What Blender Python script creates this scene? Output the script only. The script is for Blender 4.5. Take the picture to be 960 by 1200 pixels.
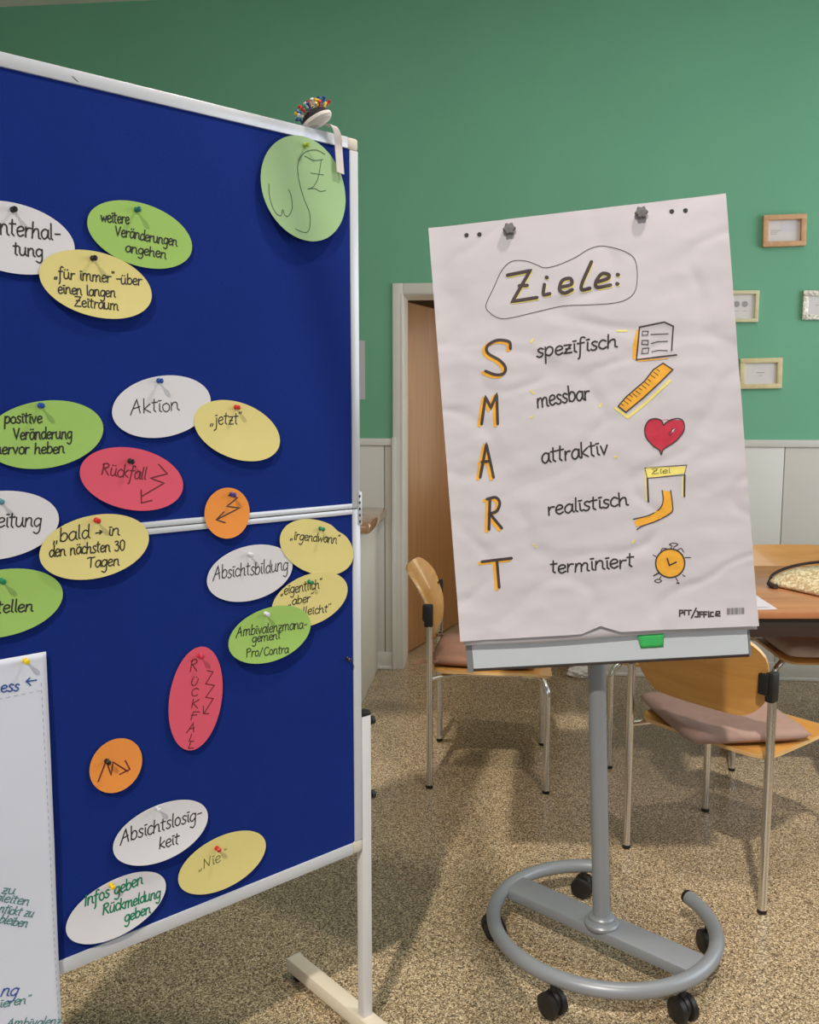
import bpy, bmesh, math, random, json
from mathutils import Vector, Matrix, noise
R = math.radians
sc = bpy.context.scene
for o in list(bpy.data.objects):
    bpy.data.objects.remove(o)

# ------------------------------------------------------------------ camera
cd = bpy.data.cameras.new('camera'); cam = bpy.data.objects.new('camera', cd)
sc.collection.objects.link(cam)
cam.location = (0, 0, 1.42); cam.rotation_euler = (math.pi/2 - 0.1179, 0, 0)
cd.sensor_fit = 'HORIZONTAL'; cd.sensor_width = 36; cd.lens = 36*1050/960
cd.clip_start = .05
sc.camera = cam
# ------------------------------------------------------------------ world, exposure
w = bpy.data.worlds.new('world'); sc.world = w; w.use_nodes = True
w.node_tree.nodes['Background'].inputs[0].default_value = (.75, .85, 1, 1)
w.node_tree.nodes['Background'].inputs[1].default_value = .4
vs = sc.view_settings
vs.view_transform = 'Standard'; vs.look = 'None'; vs.gamma = 1; vs.exposure = -0.6
try: vs.use_curve_mapping = False
except Exception: pass
sc.cycles.use_denoising = True
sc.cycles.max_bounces = 8
# ------------------------------------------------------------------ lights
def area(name, loc, target, sx, sy, e, col, shape='RECTANGLE', spread=180):
    l = bpy.data.lights.new(name, 'AREA'); l.shape = shape; l.size = sx
    if shape in ('RECTANGLE', 'ELLIPSE'): l.size_y = sy
    l.energy = e; l.color = col; l.spread = R(spread)
    o = bpy.data.objects.new(name, l); sc.collection.objects.link(o); o.location = loc
    o.rotation_euler = (Vector(target)-Vector(loc)).to_track_quat('-Z', 'Y').to_euler()
    return o
sl = bpy.data.lights.new('sun', 'SUN'); sl.energy = 3.3; sl.color = (1, .92, .79); sl.angle = R(1.6)
so = bpy.data.objects.new('sun', sl); sc.collection.objects.link(so); so.location = (-1.5, -3, 6)
so.rotation_euler = Vector((.455, 1.71, -1.92)).to_track_quat('-Z', 'Y').to_euler()      # falls in through the added roof opening
area('ceiling_spot_front', (.75, 1.75, 3.42), (.75, 1.85, 0), .14, .14, 42, (1, .90, .80), 'DISK')
area('window_daylight_right', (3.40, 2.3, 1.9), (0, 3.0, 1.4), 2.6, 1.8, 80, (.84, .92, 1))
area('window_daylight_behind', (-.6, -2.3, 1.9), (-.2, 3, 1.0), 3.6, 1.8, 46, (.8, .9, 1))
area('ceiling_light_row', (.6, 2.6, 3.44), (.6, 2.6, 0), 4.0, 2.5, 14, (1, .95, .88))
area('door_fill_light', (1.7, 5.9, 1.5), (.1, 5.4, 1.0), 1.2, 1.6, 22, (1, .88, .7))  # fill lamp added beyond the doorway to brighten the open door leaf

# ------------------------------------------------------------------ materials
def new_mat(name):
    m = bpy.data.materials.new(name); m.use_nodes = True
    nt = m.node_tree; b = nt.nodes['Principled BSDF']
    return m, nt, b
def lin(c):
    return tuple((x/255/12.92 if x/255 <= .04045 else ((x/255+.055)/1.055)**2.4) for x in c)
def mat(name, rgb, rough=.6, metal=0, noise_amt=0, nscale=8, bump=0, bscale=60, coat=0, stretch=None, detail=3, spec=.5):
    """procedural material: base colour gently varied by noise, with an optional bump"""
    m, nt, b = new_mat(name); N = nt.nodes; Lk = nt.links
    c = lin(rgb)
    b.inputs['Roughness'].default_value = rough; b.inputs['Metallic'].default_value = metal
    b.inputs['Coat Weight'].default_value = coat; b.inputs['Specular IOR Level'].default_value = spec
    tc = N.new('ShaderNodeTexCoord'); mp = N.new('ShaderNodeMapping')
    Lk.new(tc.outputs['Object'], mp.inputs['Vector'])
    if stretch: mp.inputs['Scale'].default_value = stretch
    n = N.new('ShaderNodeTexNoise'); n.inputs['Scale'].default_value = nscale; n.inputs['Detail'].default_value = detail
    Lk.new(mp.outputs[0], n.inputs['Vector'])
    r = N.new('ShaderNodeValToRGB')
    k = noise_amt
    r.color_ramp.elements[0].color = (*[x*(1-k) for x in c], 1); r.color_ramp.elements[0].position = .3
    r.color_ramp.elements[1].color = (*[min(1, x*(1+k)) for x in c], 1); r.color_ramp.elements[1].position = .7
    Lk.new(n.outputs['Fac'], r.inputs[0]); Lk.new(r.outputs[0], b.inputs['Base Color'])
    if bump:
        n2 = N.new('ShaderNodeTexNoise'); n2.inputs['Scale'].default_value = bscale; n2.inputs['Detail'].default_value = 4
        Lk.new(mp.outputs[0], n2.inputs['Vector'])
        bp = N.new('ShaderNodeBump'); bp.inputs['Strength'].default_value = bump; bp.inputs['Distance'].default_value = .004
        Lk.new(n2.outputs['Fac'], bp.inputs['Height']); Lk.new(bp.outputs[0], b.inputs['Normal'])
    return m

def floor_mat():
    m, nt, b = new_mat('speckled_stone_floor'); N = nt.nodes; Lk = nt.links
    tc = N.new('ShaderNodeTexCoord')
    v = N.new('ShaderNodeTexVoronoi'); v.inputs['Scale'].default_value = 320
    Lk.new(tc.outputs['Object'], v.inputs['Vector'])
    sep = N.new('ShaderNodeSeparateColor'); Lk.new(v.outputs['Color'], sep.inputs[0])
    r = N.new('ShaderNodeValToRGB'); cr = r.color_ramp; cr.interpolation = 'CONSTANT'
    cols = [(0, (84, 70, 53)), (.14, (122, 104, 81)), (.34, (162, 140, 110)), (.56, (189, 166, 131)), (.74, (216, 196, 163)), (.88, (146, 133, 114)), (.95, (228, 212, 184))]
    cr.elements[0].position = 0; cr.elements[0].color = (*lin(cols[0][1]), 1)
    cr.elements[1].position = cols[1][0]; cr.elements[1].color = (*lin(cols[1][1]), 1)
    for p, c in cols[2:]:
        e = cr.elements.new(p); e.color = (*lin(c), 1)
    Lk.new(sep.outputs[0], r.inputs[0])
    n = N.new('ShaderNodeTexNoise'); n.inputs['Scale'].default_value = 2.2; n.inputs['Detail'].default_value = 5
    Lk.new(tc.outputs['Object'], n.inputs['Vector'])
    mr = N.new('ShaderNodeMapRange'); mr.inputs[1].default_value = .3; mr.inputs[2].default_value = .7; mr.inputs[3].default_value = .9; mr.inputs[4].default_value = 1.06
    Lk.new(n.outputs['Fac'], mr.inputs[0])
    mx = N.new('ShaderNodeVectorMath'); mx.operation = 'SCALE'
    Lk.new(r.outputs[0], mx.inputs[0]); Lk.new(mr.outputs[0], mx.inputs['Scale'])
    Lk.new(mx.outputs[0], b.inputs['Base Color'])
    b.inputs['Roughness'].default_value = .27; b.inputs['Specular IOR Level'].default_value = .6
    bp = N.new('ShaderNodeBump'); bp.inputs['Strength'].default_value = .15; bp.inputs['Distance'].default_value = .001
    Lk.new(v.outputs['Distance'], bp.inputs['Height']); Lk.new(bp.outputs[0], b.inputs['Normal'])
    return m

def wood(name, c1, c2, rough=.4, scale=3, stretch=(1, 12, 1), coat=.15):
    m, nt, b = new_mat(name); N = nt.nodes; Lk = nt.links
    tc = N.new('ShaderNodeTexCoord'); mp = N.new('ShaderNodeMapping'); mp.inputs['Scale'].default_value = stretch
    Lk.new(tc.outputs['Object'], mp.inputs[0])
    n = N.new('ShaderNodeTexNoise'); n.inputs['Scale'].default_value = scale; n.inputs['Detail'].default_value = 6; n.inputs['Distortion'].default_value = .6
    Lk.new(mp.outputs[0], n.inputs['Vector'])
    r = N.new('ShaderNodeValToRGB')
    r.color_ramp.elements[0].color = (*lin(c1), 1); r.color_ramp.elements[0].position = .33
    r.color_ramp.elements[1].color = (*lin(c2), 1); r.color_ramp.elements[1].position = .68
    Lk.new(n.outputs['Fac'], r.inputs[0]); Lk.new(r.outputs[0], b.inputs['Base Color'])
    b.inputs['Roughness'].default_value = rough; b.inputs['Coat Weight'].default_value = coat
    return m

def sparkle(name):
    m, nt, b = new_mat(name); N = nt.nodes; Lk = nt.links
    tc = N.new('ShaderNodeTexCoord'); v = N.new('ShaderNodeTexVoronoi'); v.inputs['Scale'].default_value = 130
    Lk.new(tc.outputs['Object'], v.inputs['Vector'])
    sep = N.new('ShaderNodeSeparateColor'); Lk.new(v.outputs['Color'], sep.inputs[0])
    r = N.new('ShaderNodeValToRGB')
    r.color_ramp.elements[0].color = (*lin((196, 168, 124)), 1); r.color_ramp.elements[0].position = .2
    r.color_ramp.elements[1].color = (*lin((246, 232, 200)), 1); r.color_ramp.elements[1].position = .9
    Lk.new(sep.outputs[0], r.inputs[0]); Lk.new(r.outputs[0], b.inputs['Base Color'])
    b.inputs['Roughness'].default_value = .35; b.inputs['Metallic'].default_value = .1
    return m

M = dict(
    floor=floor_mat(),
    green_wall=mat('green_wall_paint', (116, 180, 146), .75, noise_amt=.03, nscale=2, bump=.12, bscale=45),
    white_paint=mat('white_plaster', (226, 222, 212), .8, noise_amt=.02, nscale=3, bump=.05, bscale=80),
    panel=mat('pale_grey_panel', (220, 218, 208), .45, noise_amt=.02, nscale=3),
    trim_white=mat('white_trim_paint', (222, 220, 212), .4, noise_amt=.02),
    casing=mat('grey_white_casing', (226, 224, 216), .4, noise_amt=.03),
    door=wood('brown_door_veneer', (166, 116, 70), (182, 130, 82), .45, 2.5, (14, 14, .7), .05),
    hall=mat('hallway_wall', (120, 92, 70), .8, noise_amt=.04),
    blue=mat('blue_felt', (20, 44, 122), .95, noise_amt=.04, nscale=6, bump=.15, bscale=400, spec=.15),
    frame_white=mat('white_coated_aluminium', (208, 211, 217), .32, .15, noise_amt=.02, nscale=5),
    post_white=mat('white_coated_steel', (216, 216, 218), .35, .05, noise_amt=.02),
    foot_cream=mat('cream_coated_steel', (226, 214, 194), .4, noise_amt=.03),
    corner=mat('beige_plastic', (206, 198, 184), .5, noise_amt=.02),
    black=mat('black_plastic', (26, 25, 25), .45, noise_amt=.1, nscale=20),
    dark_seam=mat('dark_seam', (60, 58, 55), .8),
    grey_steel=mat('grey_coated_steel', (142, 146, 152), .38, .2, noise_amt=.03),
    knob=mat('dark_grey_plastic', (104, 101, 103), .5, noise_amt=.05),
    chrome=mat('chrome', (222, 219, 216), .2, 1, noise_amt=.02),
    needle=mat('steel_needle', (190, 190, 190), .3, 1),
    beech=wood('varnished_beech', (206, 146, 74), (222, 164, 90), .32, 3, (1, 9, 9), .3),
    beech_edge=wood('beech_ply_edge', (196, 150, 92), (226, 186, 128), .4, 6, (1, 1, 30), .2),
    cushion=mat('mauve_brown_cloth', (158, 128, 116), .85, noise_amt=.05, nscale=25, bump=.25, bscale=180),
    cushion_brown=mat('brown_cloth', (138, 100, 80), .85, noise_amt=.05, nscale=25, bump=.25, bscale=180),
    cushion_grey=mat('grey_brown_cloth', (190, 172, 164), .85, noise_amt=.05, nscale=25, bump=.25, bscale=180),
    table=wood('brown_table_laminate', (168, 110, 74), (190, 132, 92), .3, 2.5, (1, 10, 1), .2),
    apron=mat('dark_brown_apron', (52, 40, 36), .5, noise_amt=.05),
    worktop=wood('glossy_brown_worktop', (160, 118, 84), (198, 156, 118), .12, 4, (3, 12, 1), .6),
    paper=mat('white_flipchart_paper', (204, 199, 207), .85, noise_amt=.012, nscale=4, bump=.1, bscale=22, spec=.2),
    paper_cool=mat('white_sheet_paper', (216, 219, 232), .85, noise_amt=.01, nscale=4, bump=.08, bscale=22),
    whiteboard=mat('white_enamel', (214, 222, 232), .22, noise_amt=.01),
    tape=mat('green_tape', (70, 206, 112), .4, noise_amt=.05, nscale=30),
    ink=mat('black_marker_ink', (40, 34, 34), .6),
    ink_brown=mat('dark_marker_ink', (62, 48, 48), .6),
    ink_thin=mat('grey_pen_ink', (66, 84, 52), .6),
    ink_red=mat('dark_red_ink', (104, 26, 36), .6),
    ink_green=mat('green_marker_ink', (0, 124, 84), .6),
    ink_teal=mat('teal_marker_ink', (40, 124, 112), .6),
    ink_blue=mat('blue_marker_ink', (44, 84, 160), .6),
    ink_orange=mat('orange_chalk', (236, 172, 56), .8, noise_amt=.08, nscale=60),
    ink_yellow=mat('pale_yellow_chalk', (236, 222, 120), .8, noise_amt=.06, nscale=60),
    heart=mat('heart_red_marker', (196, 44, 70), .7, noise_amt=.08, nscale=50),
    print_grey=mat('grey_print', (120, 118, 120), .7),
    card_white=mat('white_card', (218, 216, 220), .8, noise_amt=.012, nscale=15),
    card_green=mat('green_card', (156, 194, 98), .8, noise_amt=.02, nscale=15),
    card_lime=mat('pale_green_card', (156, 188, 136), .8, noise_amt=.02, nscale=15),
    card_yellow=mat('yellow_card', (222, 208, 134), .8, noise_amt=.02, nscale=15),
    card_red=mat('pinkish_red_card', (218, 84, 106), .8, noise_amt=.02, nscale=15),
    card_orange=mat('orange_card', (236, 146, 62), .8, noise_amt=.02, nscale=15),
    frame_oak=wood('light_oak_frame', (206, 158, 112), (222, 178, 134), .5, 4, (8, 1, 8), 0),
    frame_pale=wood('pale_wood_frame', (212, 204, 160), (224, 216, 178), .5, 4, (8, 1, 8), 0),
    frame_birch=wood('pale_birch_frame', (216, 200, 150), (230, 214, 168), .5, 4, (8, 1, 8), 0),
    silver=mat('hammered_silver', (216, 210, 194), .3, .7, noise_amt=.35, nscale=90, bump=1, bscale=120),
    mount=mat('white_mount', (224, 220, 216), .7),
    bag=sparkle('beige_sequin_fabric'),
    bag_trim=mat('dark_brown_cord', (52, 36, 34), .7),
    fabric_white=mat('white_felt', (214, 206, 200), .9, noise_amt=.04, nscale=40, bump=.2, bscale=200),
    fabric_dark=mat('dark_felt', (40, 34, 40), .9),
    rag=mat('crumpled_white_paper', (222, 218, 210), .85, noise_amt=.05, nscale=30),
)
PIN = {'black': (34, 30, 30), 'dark green': (20, 108, 92), 'olive': (150, 168, 40), 'blue': (30, 74, 160), 'red': (206, 44, 34),
       'purple': (70, 50, 130), 'teal': (90, 140, 150), 'green': (30, 128, 84), 'white': (214, 216, 222), 'pink': (200, 40, 76), 'yellow': (240, 206, 40)}
for k, c in PIN.items():
    M['pin_'+k] = mat(k.replace(' ', '_')+'_pin_plastic', c, .28, coat=.4)

# ------------------------------------------------------------------ helpers
def link(o, parent=None):
    sc.collection.objects.link(o)
    if parent is not None: o.parent = parent
    return o
def mesh(name, V, F, m, parent=None, smooth=False, fm=None, recalc=True):
    me = bpy.data.meshes.new(name); me.from_pydata([tuple(v) for v in V], [], F)
    ms = m if isinstance(m, (list, tuple)) else [m]
    for x in ms: me.materials.append(M[x])
    if fm:
        for p, i in zip(me.polygons, fm): p.material_index = i
    if smooth is True:
        me.polygons.foreach_set('use_smooth', [True]*len(me.polygons))
    bm = bmesh.new(); bm.from_mesh(me)
    if recalc: bmesh.ops.recalc_face_normals(bm, faces=bm.faces)
    if smooth and smooth is not True:
        for f in bm.faces: f.smooth = True
        for e in bm.edges:
            if len(e.link_faces) == 2 and e.calc_face_angle(0) > smooth: e.smooth = False
    bm.to_mesh(me); bm.free()
    return link(bpy.data.objects.new(name, me), parent)
def tag(o, label=None, cat=None, group=None, kind=None):
    if label: o['label'] = label
    if cat: o['category'] = cat
    if group: o['group'] = group
    if kind: o['kind'] = kind
    return o
def thing(name, label, cat, loc=(0, 0, 0), rz=0, group=None):
    o = bpy.data.objects.new(name, None); o.empty_display_size = .1
    link(o); o.location = loc; o.rotation_euler = (0, 0, rz)
    return tag(o, label, cat, group)
class G:
    """collects verts/faces"""
    def __init__(s): s.V = []; s.F = []; s.m = []
    def add(s, V, F, mi=0):
        k = len(s.V); s.V += [tuple(v) for v in V]; s.F += [tuple(i+k for i in f) for f in F]; s.m += [mi]*len(F); return s
    def box(s, x0, x1, y0, y1, z0, z1, b=0, mi=0, rot=None):
        bm = bmesh.new(); bmesh.ops.create_cube(bm, size=1)
        for v in bm.verts:
            v.co = Vector(((x0+x1)/2+v.co.x*(x1-x0), (y0+y1)/2+v.co.y*(y1-y0), (z0+z1)/2+v.co.z*(z1-z0)))
        if b: bmesh.ops.bevel(bm, geom=list(bm.edges), offset=b, segments=2, profile=.5, affect='EDGES')
        bm.verts.index_update()
        V = [v.co.copy() for v in bm.verts]
        if rot is not None: V = [rot @ v for v in V]
        s.add(V, [[v.index for v in f.verts] for f in bm.faces], mi); bm.free(); return s
    def tube(s, pts, r, n=14, cap=True, mi=0):
        P = [Vector(p) for p in pts]; rs = r if isinstance(r, (list, tuple)) else [r]*len(P)
        V = []; up = None
        for i, p in enumerate(P):
            t = (P[min(i+1, len(P)-1)]-P[max(i-1, 0)]).normalized()
            if up is None:
                up = Vector((0, 0, 1)) if abs(t.z) < .9 else Vector((1, 0, 0))
            a = (up-t*up.dot(t)).normalized(); bb = t.cross(a); up = a
            V += [p+(a*math.cos(k*2*math.pi/n)+bb*math.sin(k*2*math.pi/n))*rs[i] for k in range(n)]
        F = [(i*n+k, i*n+(k+1) % n, (i+1)*n+(k+1) % n, (i+1)*n+k) for i in range(len(P)-1) for k in range(n)]
        if cap: F += [tuple(range(n))[::-1], tuple((len(P)-1)*n+k for k in range(n))]
        return s.add(V, F, mi)
    def lathe(s, prof, n=20, mat4=None, mi=0):
        V = []
        for r, z in prof:
            V += [Vector((r*math.cos(k*2*math.pi/n), r*math.sin(k*2*math.pi/n), z)) for k in range(n)]
        F = [(i*n+k, i*n+(k+1) % n, (i+1)*n+(k+1) % n, (i+1)*n+k) for i in range(len(prof)-1) for k in range(n)]
        F += [tuple(range(n))[::-1], tuple((len(prof)-1)*n+k for k in range(n))]
        if mat4 is not None: V = [mat4 @ v for v in V]
        return s.add(V, F, mi)
    def build(s, name, m, parent=None, smooth=.6, fm=True):
        return mesh(name, s.V, s.F, m, parent, smooth, s.m if isinstance(m, (list, tuple)) else None)
def catmull(P, k=6):
    P = [Vector(p) for p in P]
    if len(P) < 3: return P
    closed = (P[0]-P[-1]).length < 1e-6
    out = []
    for i in range(len(P)-1):
        p1, p2 = P[i], P[i+1]
        p0 = P[i-1] if i > 0 else (P[-2] if closed else p1*2-p2)
        p3 = P[i+2] if i+2 < len(P) else (P[1] if closed else p2*2-p1)
        for j in range(k):
            t = j/k
            out.append(.5*((2*p1)+(p2-p0)*t+(2*p0-5*p1+4*p2-p3)*t*t+(3*p1-3*p2+p3-p0)*t**3))
    out.append(P[-1]); return out
def axis_mat(p, d):
    return Matrix.Translation(Vector(p)) @ Vector(d).to_track_quat('Z', 'Y').to_matrix().to_4x4()
def fillet(pts, r, k=5):
    """round the corners of a polyline"""
    P = [Vector(p) for p in pts]; out = [P[0]]
    for i in range(1, len(P)-1):
        a = (P[i-1]-P[i]); b = (P[i+1]-P[i]); rr = min(r, a.length*.49, b.length*.49)
        s = P[i]+a.normalized()*rr; e = P[i]+b.normalized()*rr
        for j in range(k+1):
            t = j/k; out.append(s*(1-t)**2+P[i]*2*t*(1-t)+e*t*t)
    out.append(P[-1]); return out

# ---- flat pen strokes: ribbons lying on a surface given by f(x, y) -> 3D point
def ribbon(g, pts, width, f, mi=0, step=.006, cap=True):
    P = [Vector((p[0], p[1])) for p in pts]; Q = [P[0]]
    for a, b in zip(P, P[1:]):
        n = max(1, int((b-a).length/step))
        Q += [a+(b-a)*((i+1)/n) for i in range(n)]
    Q = [q for i, q in enumerate(Q) if i == 0 or (q-Q[i-1]).length > 1e-5]
    if len(Q) < 2: Q = [Q[0], Q[0]+Vector((width*.3, 0))]
    V = []; h = width/2
    L, Rr = [], []
    for i, q in enumerate(Q):
        d1 = (q-Q[i-1]).normalized() if i else (Q[1]-q).normalized()
        d2 = (Q[i+1]-q).normalized() if i+1 < len(Q) else d1
        t = d1+d2
        t = t.normalized() if t.length > .2 else d1
        nrm = Vector((-t.y, t.x)); k = min(1.6, 1/max(.5, nrm.dot(Vector((-d1.y, d1.x)))))
        L.append(q+nrm*h*k); Rr.append(q-nrm*h*k)
    n = len(Q)
    V = [f(p.x, p.y) for p in L]+[f(p.x, p.y) for p in Rr]
    F = [(i, n+i, n+i+1, i+1) for i in range(n-1)]
    g.add(V, F, mi)
    if cap:
        for q in (Q[0], Q[-1]):
            m = 8
            g.add([f(q.x+h*math.cos(k*2*math.pi/m), q.y+h*math.sin(k*2*math.pi/m)) for k in range(m)], [tuple(range(m))], mi)
def area_fill(g, poly, f, mi=0, dy=.004):
    """fill a polygon by scan rows so that it follows the surface"""
    ys = [p[1] for p in poly]; y0, y1 = min(ys), max(ys)
    n = max(2, int((y1-y0)/dy)); rows = []
    for j in range(n+1):
        y = y0+(y1-y0)*(j/n); y = min(max(y, y0+1e-6), y1-1e-6)
        xs = []
        for (xa, ya), (xb, yb) in zip(poly, poly[1:]+poly[:1]):
            if (ya <= y < yb) or (yb <= y < ya): xs.append(xa+(xb-xa)*(y-ya)/(yb-ya))
        xs.sort(); rows.append((y, [(xs[i], xs[i+1]) for i in range(0, len(xs)-1, 2)]))
    for (ya, ia), (yb, ib) in zip(rows, rows[1:]):
        if len(ia) == len(ib): pr = list(zip(ia, ib))
        else:
            small, big = (ia, ib) if len(ia) < len(ib) else (ib, ia)
            pr = []
            for it in big:
                if not small: continue
                o = min(small, key=lambda s: abs((s[0]+s[1])-(it[0]+it[1])))
                o = (max(o[0], it[0]-.004), min(o[1], it[1]+.004))
                pr.append((o, it) if big is ib else (it, o))
        for (a0, a1), (b0, b1) in pr:
            m = max(1, int(max(a1-a0, b1-b0)/.006))
            V = [f(a0+(a1-a0)*i/m, ya) for i in range(m+1)]+[f(b0+(b1-b0)*i/m, yb) for i in range(m+1)]
            g.add(V, [(i, i+1, m+2+i, m+1+i) for i in range(m)], mi)

# ---- a handwriting stroke font: x-height 10, ascender 19, descender -9; "l" = straight pieces
GL = {
 'a': (9, '7.6,8.2 4.6,10 1.2,7 1,2.6 3.6,0 6.6,2.6 7.8,8|l 7.9,9.4 7.7,2.2 9.2,.2'),
 'b': (9, 'l 1.4,19 1.2,.4|1.2,5.5 4,9.6 7.4,8 7.6,3 4.4,0 1.2,1.6'),
 'c': (7.5, '7,8.4 4.2,10 1.2,7 1.2,2.4 4.2,0 7.2,1.6'),
 'd': (9, '7.4,7.6 4.4,9.6 1.2,6.6 1.2,2.4 3.8,0 7,2.6|l 7.8,19 7.4,2 9,.2'),
 'e': (8, '1,4.6 6.6,6.2 6.6,9 4,10 1.4,7.6 1,3 3.6,0 7.4,1.8'),
 'f': (7, '6.8,17.6 4.8,19 3.2,16 2.6,6 2,-6 .6,-8.6|l 0,9.4 6,9.8'),
 'g': (9, '7.4,8.4 4.4,10 1.2,7 1.2,2.8 3.8,.6 7,3.4|7.8,9.6 7.6,2 7.2,-5 4.4,-8.6 1,-6.6'),
 'h': (9.5, 'l 1.4,19 1,0|1.1,4.6 3.6,9 6.6,9.2 7.2,5 7.4,1 9,.2'),
 'i': (4, 'l 1.8,9.6 1.8,1.6 3.4,.2|l .8,14 3.4,14.3'),
 'j': (5, '3,9.6 2.8,0 2.2,-6 -.4,-8.4|l 1.6,14 4,14.4'),
 'k': (8.5, 'l 1.4,19 1.2,0|l 7,9.6 1.6,4.6 7.6,.2'),
 'l': (4, 'l 1.8,19 1.6,1.6 3.2,.2'),
 'm': (14, 'l 1.2,9.6 1,0|1,5.4 3.4,9.6 6,8.4 6.2,0|6.2,5.4 8.6,9.6 11.4,8.4 11.6,1.6 13.4,.2'),
 'n': (9.5, 'l 1.2,9.6 1,0|1,5.2 3.6,9.6 6.8,8.6 7.2,2 9,.2'),
 'o': (8.5, '4.4,10 1.2,7.4 1.2,2.4 4.2,0 7.2,2.4 7.2,7.4 4.4,10'),
 'p': (9, 'l 1.4,9.8 1.2,-9|1.3,5.8 4,9.8 7.4,8 7.4,3 4.4,.2 1.3,1.8'),
 'r': (7, 'l 1.4,9.8 1.2,0|1.3,5 3.4,9 6.4,9.2'),
 's': (7, '6.4,8.8 4,10 1.8,8.2 3.2,5.6 5.8,3.6 5,.8 2.6,0 .6,1.4'),
 't': (6.5, 'l 2.8,17 2.4,2 4.4,.1|l .2,11 6,11.6'),
 'u': (9.5, '1.2,9.6 1,3 3,.2 6,1.4 7.2,5|l 7.4,9.6 7.2,2 9,.2'),
 'v': (8, 'l .8,9.6 3.8,.2 7,9.8'),
 'w': (12, 'l .8,9.6 2.6,.6 5.6,8 8,.6 10.8,9.8'),
 'z': (8, 'l .8,9.4 6.8,9.4 .8,.3 7.2,.5|l 2,5 6,5.2'),
 'A': (12, 'l 0,-2 6.4,18 9.6,0|l 2.4,5 9.4,7'),
 'C': (11, '10,15 7,18 2.6,14 1.2,7 3.4,1 7,0 10.4,2.4'),
 'F': (10, 'l 2,18 1.4,0|l 1.8,18 9,18.4|l .4,9 7,9.4'),
 'I': (4.5, 'l 2.6,17 1.8,0'),
 'K': (10, 'l 1.6,18 1.4,0|l 8.6,17.4 1.8,8 8.8,.2'),
 'L': (8.5, 'l 2.4,17 1.2,.4 7.4,1'),
 'N': (12, 'l 1.2,0 2,17|l 2,17 8,1|l 8,1 10,18'),
 'P': (10, 'l 1.8,17 1.4,0|.6,15 5,18.4 8.4,15.4 7.4,10.4 1.8,8.6'),
 'R': (11.5, 'l 2,17 1.4,0|.4,15 5.4,18.4 8.6,15.4 7.4,10.4 2.2,8.8|l 3.4,8.6 10,.2'),
 'T': (11, 'l 5.8,16.6 5,.2|.6,15.6 3.6,17.4 7,16.6 10.6,17.6'),
 'U': (10, '1.4,17 1.2,6 3.2,.6 6.4,1 8.2,6 8.6,17'),
 'V': (10.5, 'l .6,18 4.8,.4 9.4,18'),
 'Z': (11, 'l .8,17.4 9.2,17.6 .8,.4 10,.8|l 2.6,9 8,9.2'),
 '3': (9, '1.2,16.4 4.4,18.2 7,15.6 5.6,11.4 3.2,10|3.2,10 7.4,8 7.6,3 4.4,0 .8,1.6'),
 '0': (9.5, '4.8,18 1.6,14.4 1.2,5 4.2,0 7.6,3 8.2,13 4.8,18'),
 '-': (8, 'l 1.6,6 6.8,6.4'), '/': (9, 'l 1,-1 7,17'), '→': (14, 'l 0,5 11,5.6|l 7.4,8.8 11.4,5.6 7,2.2'),
 '„': (6, 'l 1.2,1.4 .4,-2.4|l 3.8,1.6 3,-2.2'), '“': (6, 'l 1.6,19 1,15.6|l 4.2,19.2 3.6,15.8'), ' ': (6.5, ''),
}
for u, b_, hgt in (('ä', 'a', 14.4), ('ö', 'o', 14.4), ('ü', 'u', 14.4), ('Ü', 'U', 21)):
    wd, s_ = GL[b_]; GL[u] = (wd, s_+f'|l 2,{hgt} 2.6,{hgt+.9}|l 5.6,{hgt} 6.2,{hgt+.9}')
def write(g, text, x0, y0, x1, y1, xh, wid, f, mi=0, seed=0):
    rnd = random.Random(text+str(seed))
    tot = sum(GL[c][0] for c in text); ln = math.hypot(x1-x0, y1-y0)
    ex = Vector((x1-x0, y1-y0))/ln; ey = Vector((-ex.y, ex.x)); sx = ln/tot; sy = xh/10
    x = 0
    for c in text:
        wd, s = GL[c]; jy = rnd.uniform(-.5, .5); js = rnd.uniform(.95, 1.06); sl = .06+rnd.uniform(-.03, .03)
        for st in [q for q in s.split('|') if q]:
            straight = st.startswith('l '); st = st[2:] if straight else st
            P = []
            for q in st.split():
                px, py = map(float, q.split(','))
                py = 10+(py-10)*.66 if py > 10 else (py*.85 if py < 0 else py); py = py*js+jy; px = px+sl*py+rnd.uniform(-.15, .15)
                p = Vector((x0, y0))+ex*((x+px)*sx)+ey*(py*sy); P.append((p.x, p.y, 0))
            if not straight: P = catmull(P, 5)
            ribbon(g, P, wid, f, mi, .004)
        x += wd

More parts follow.
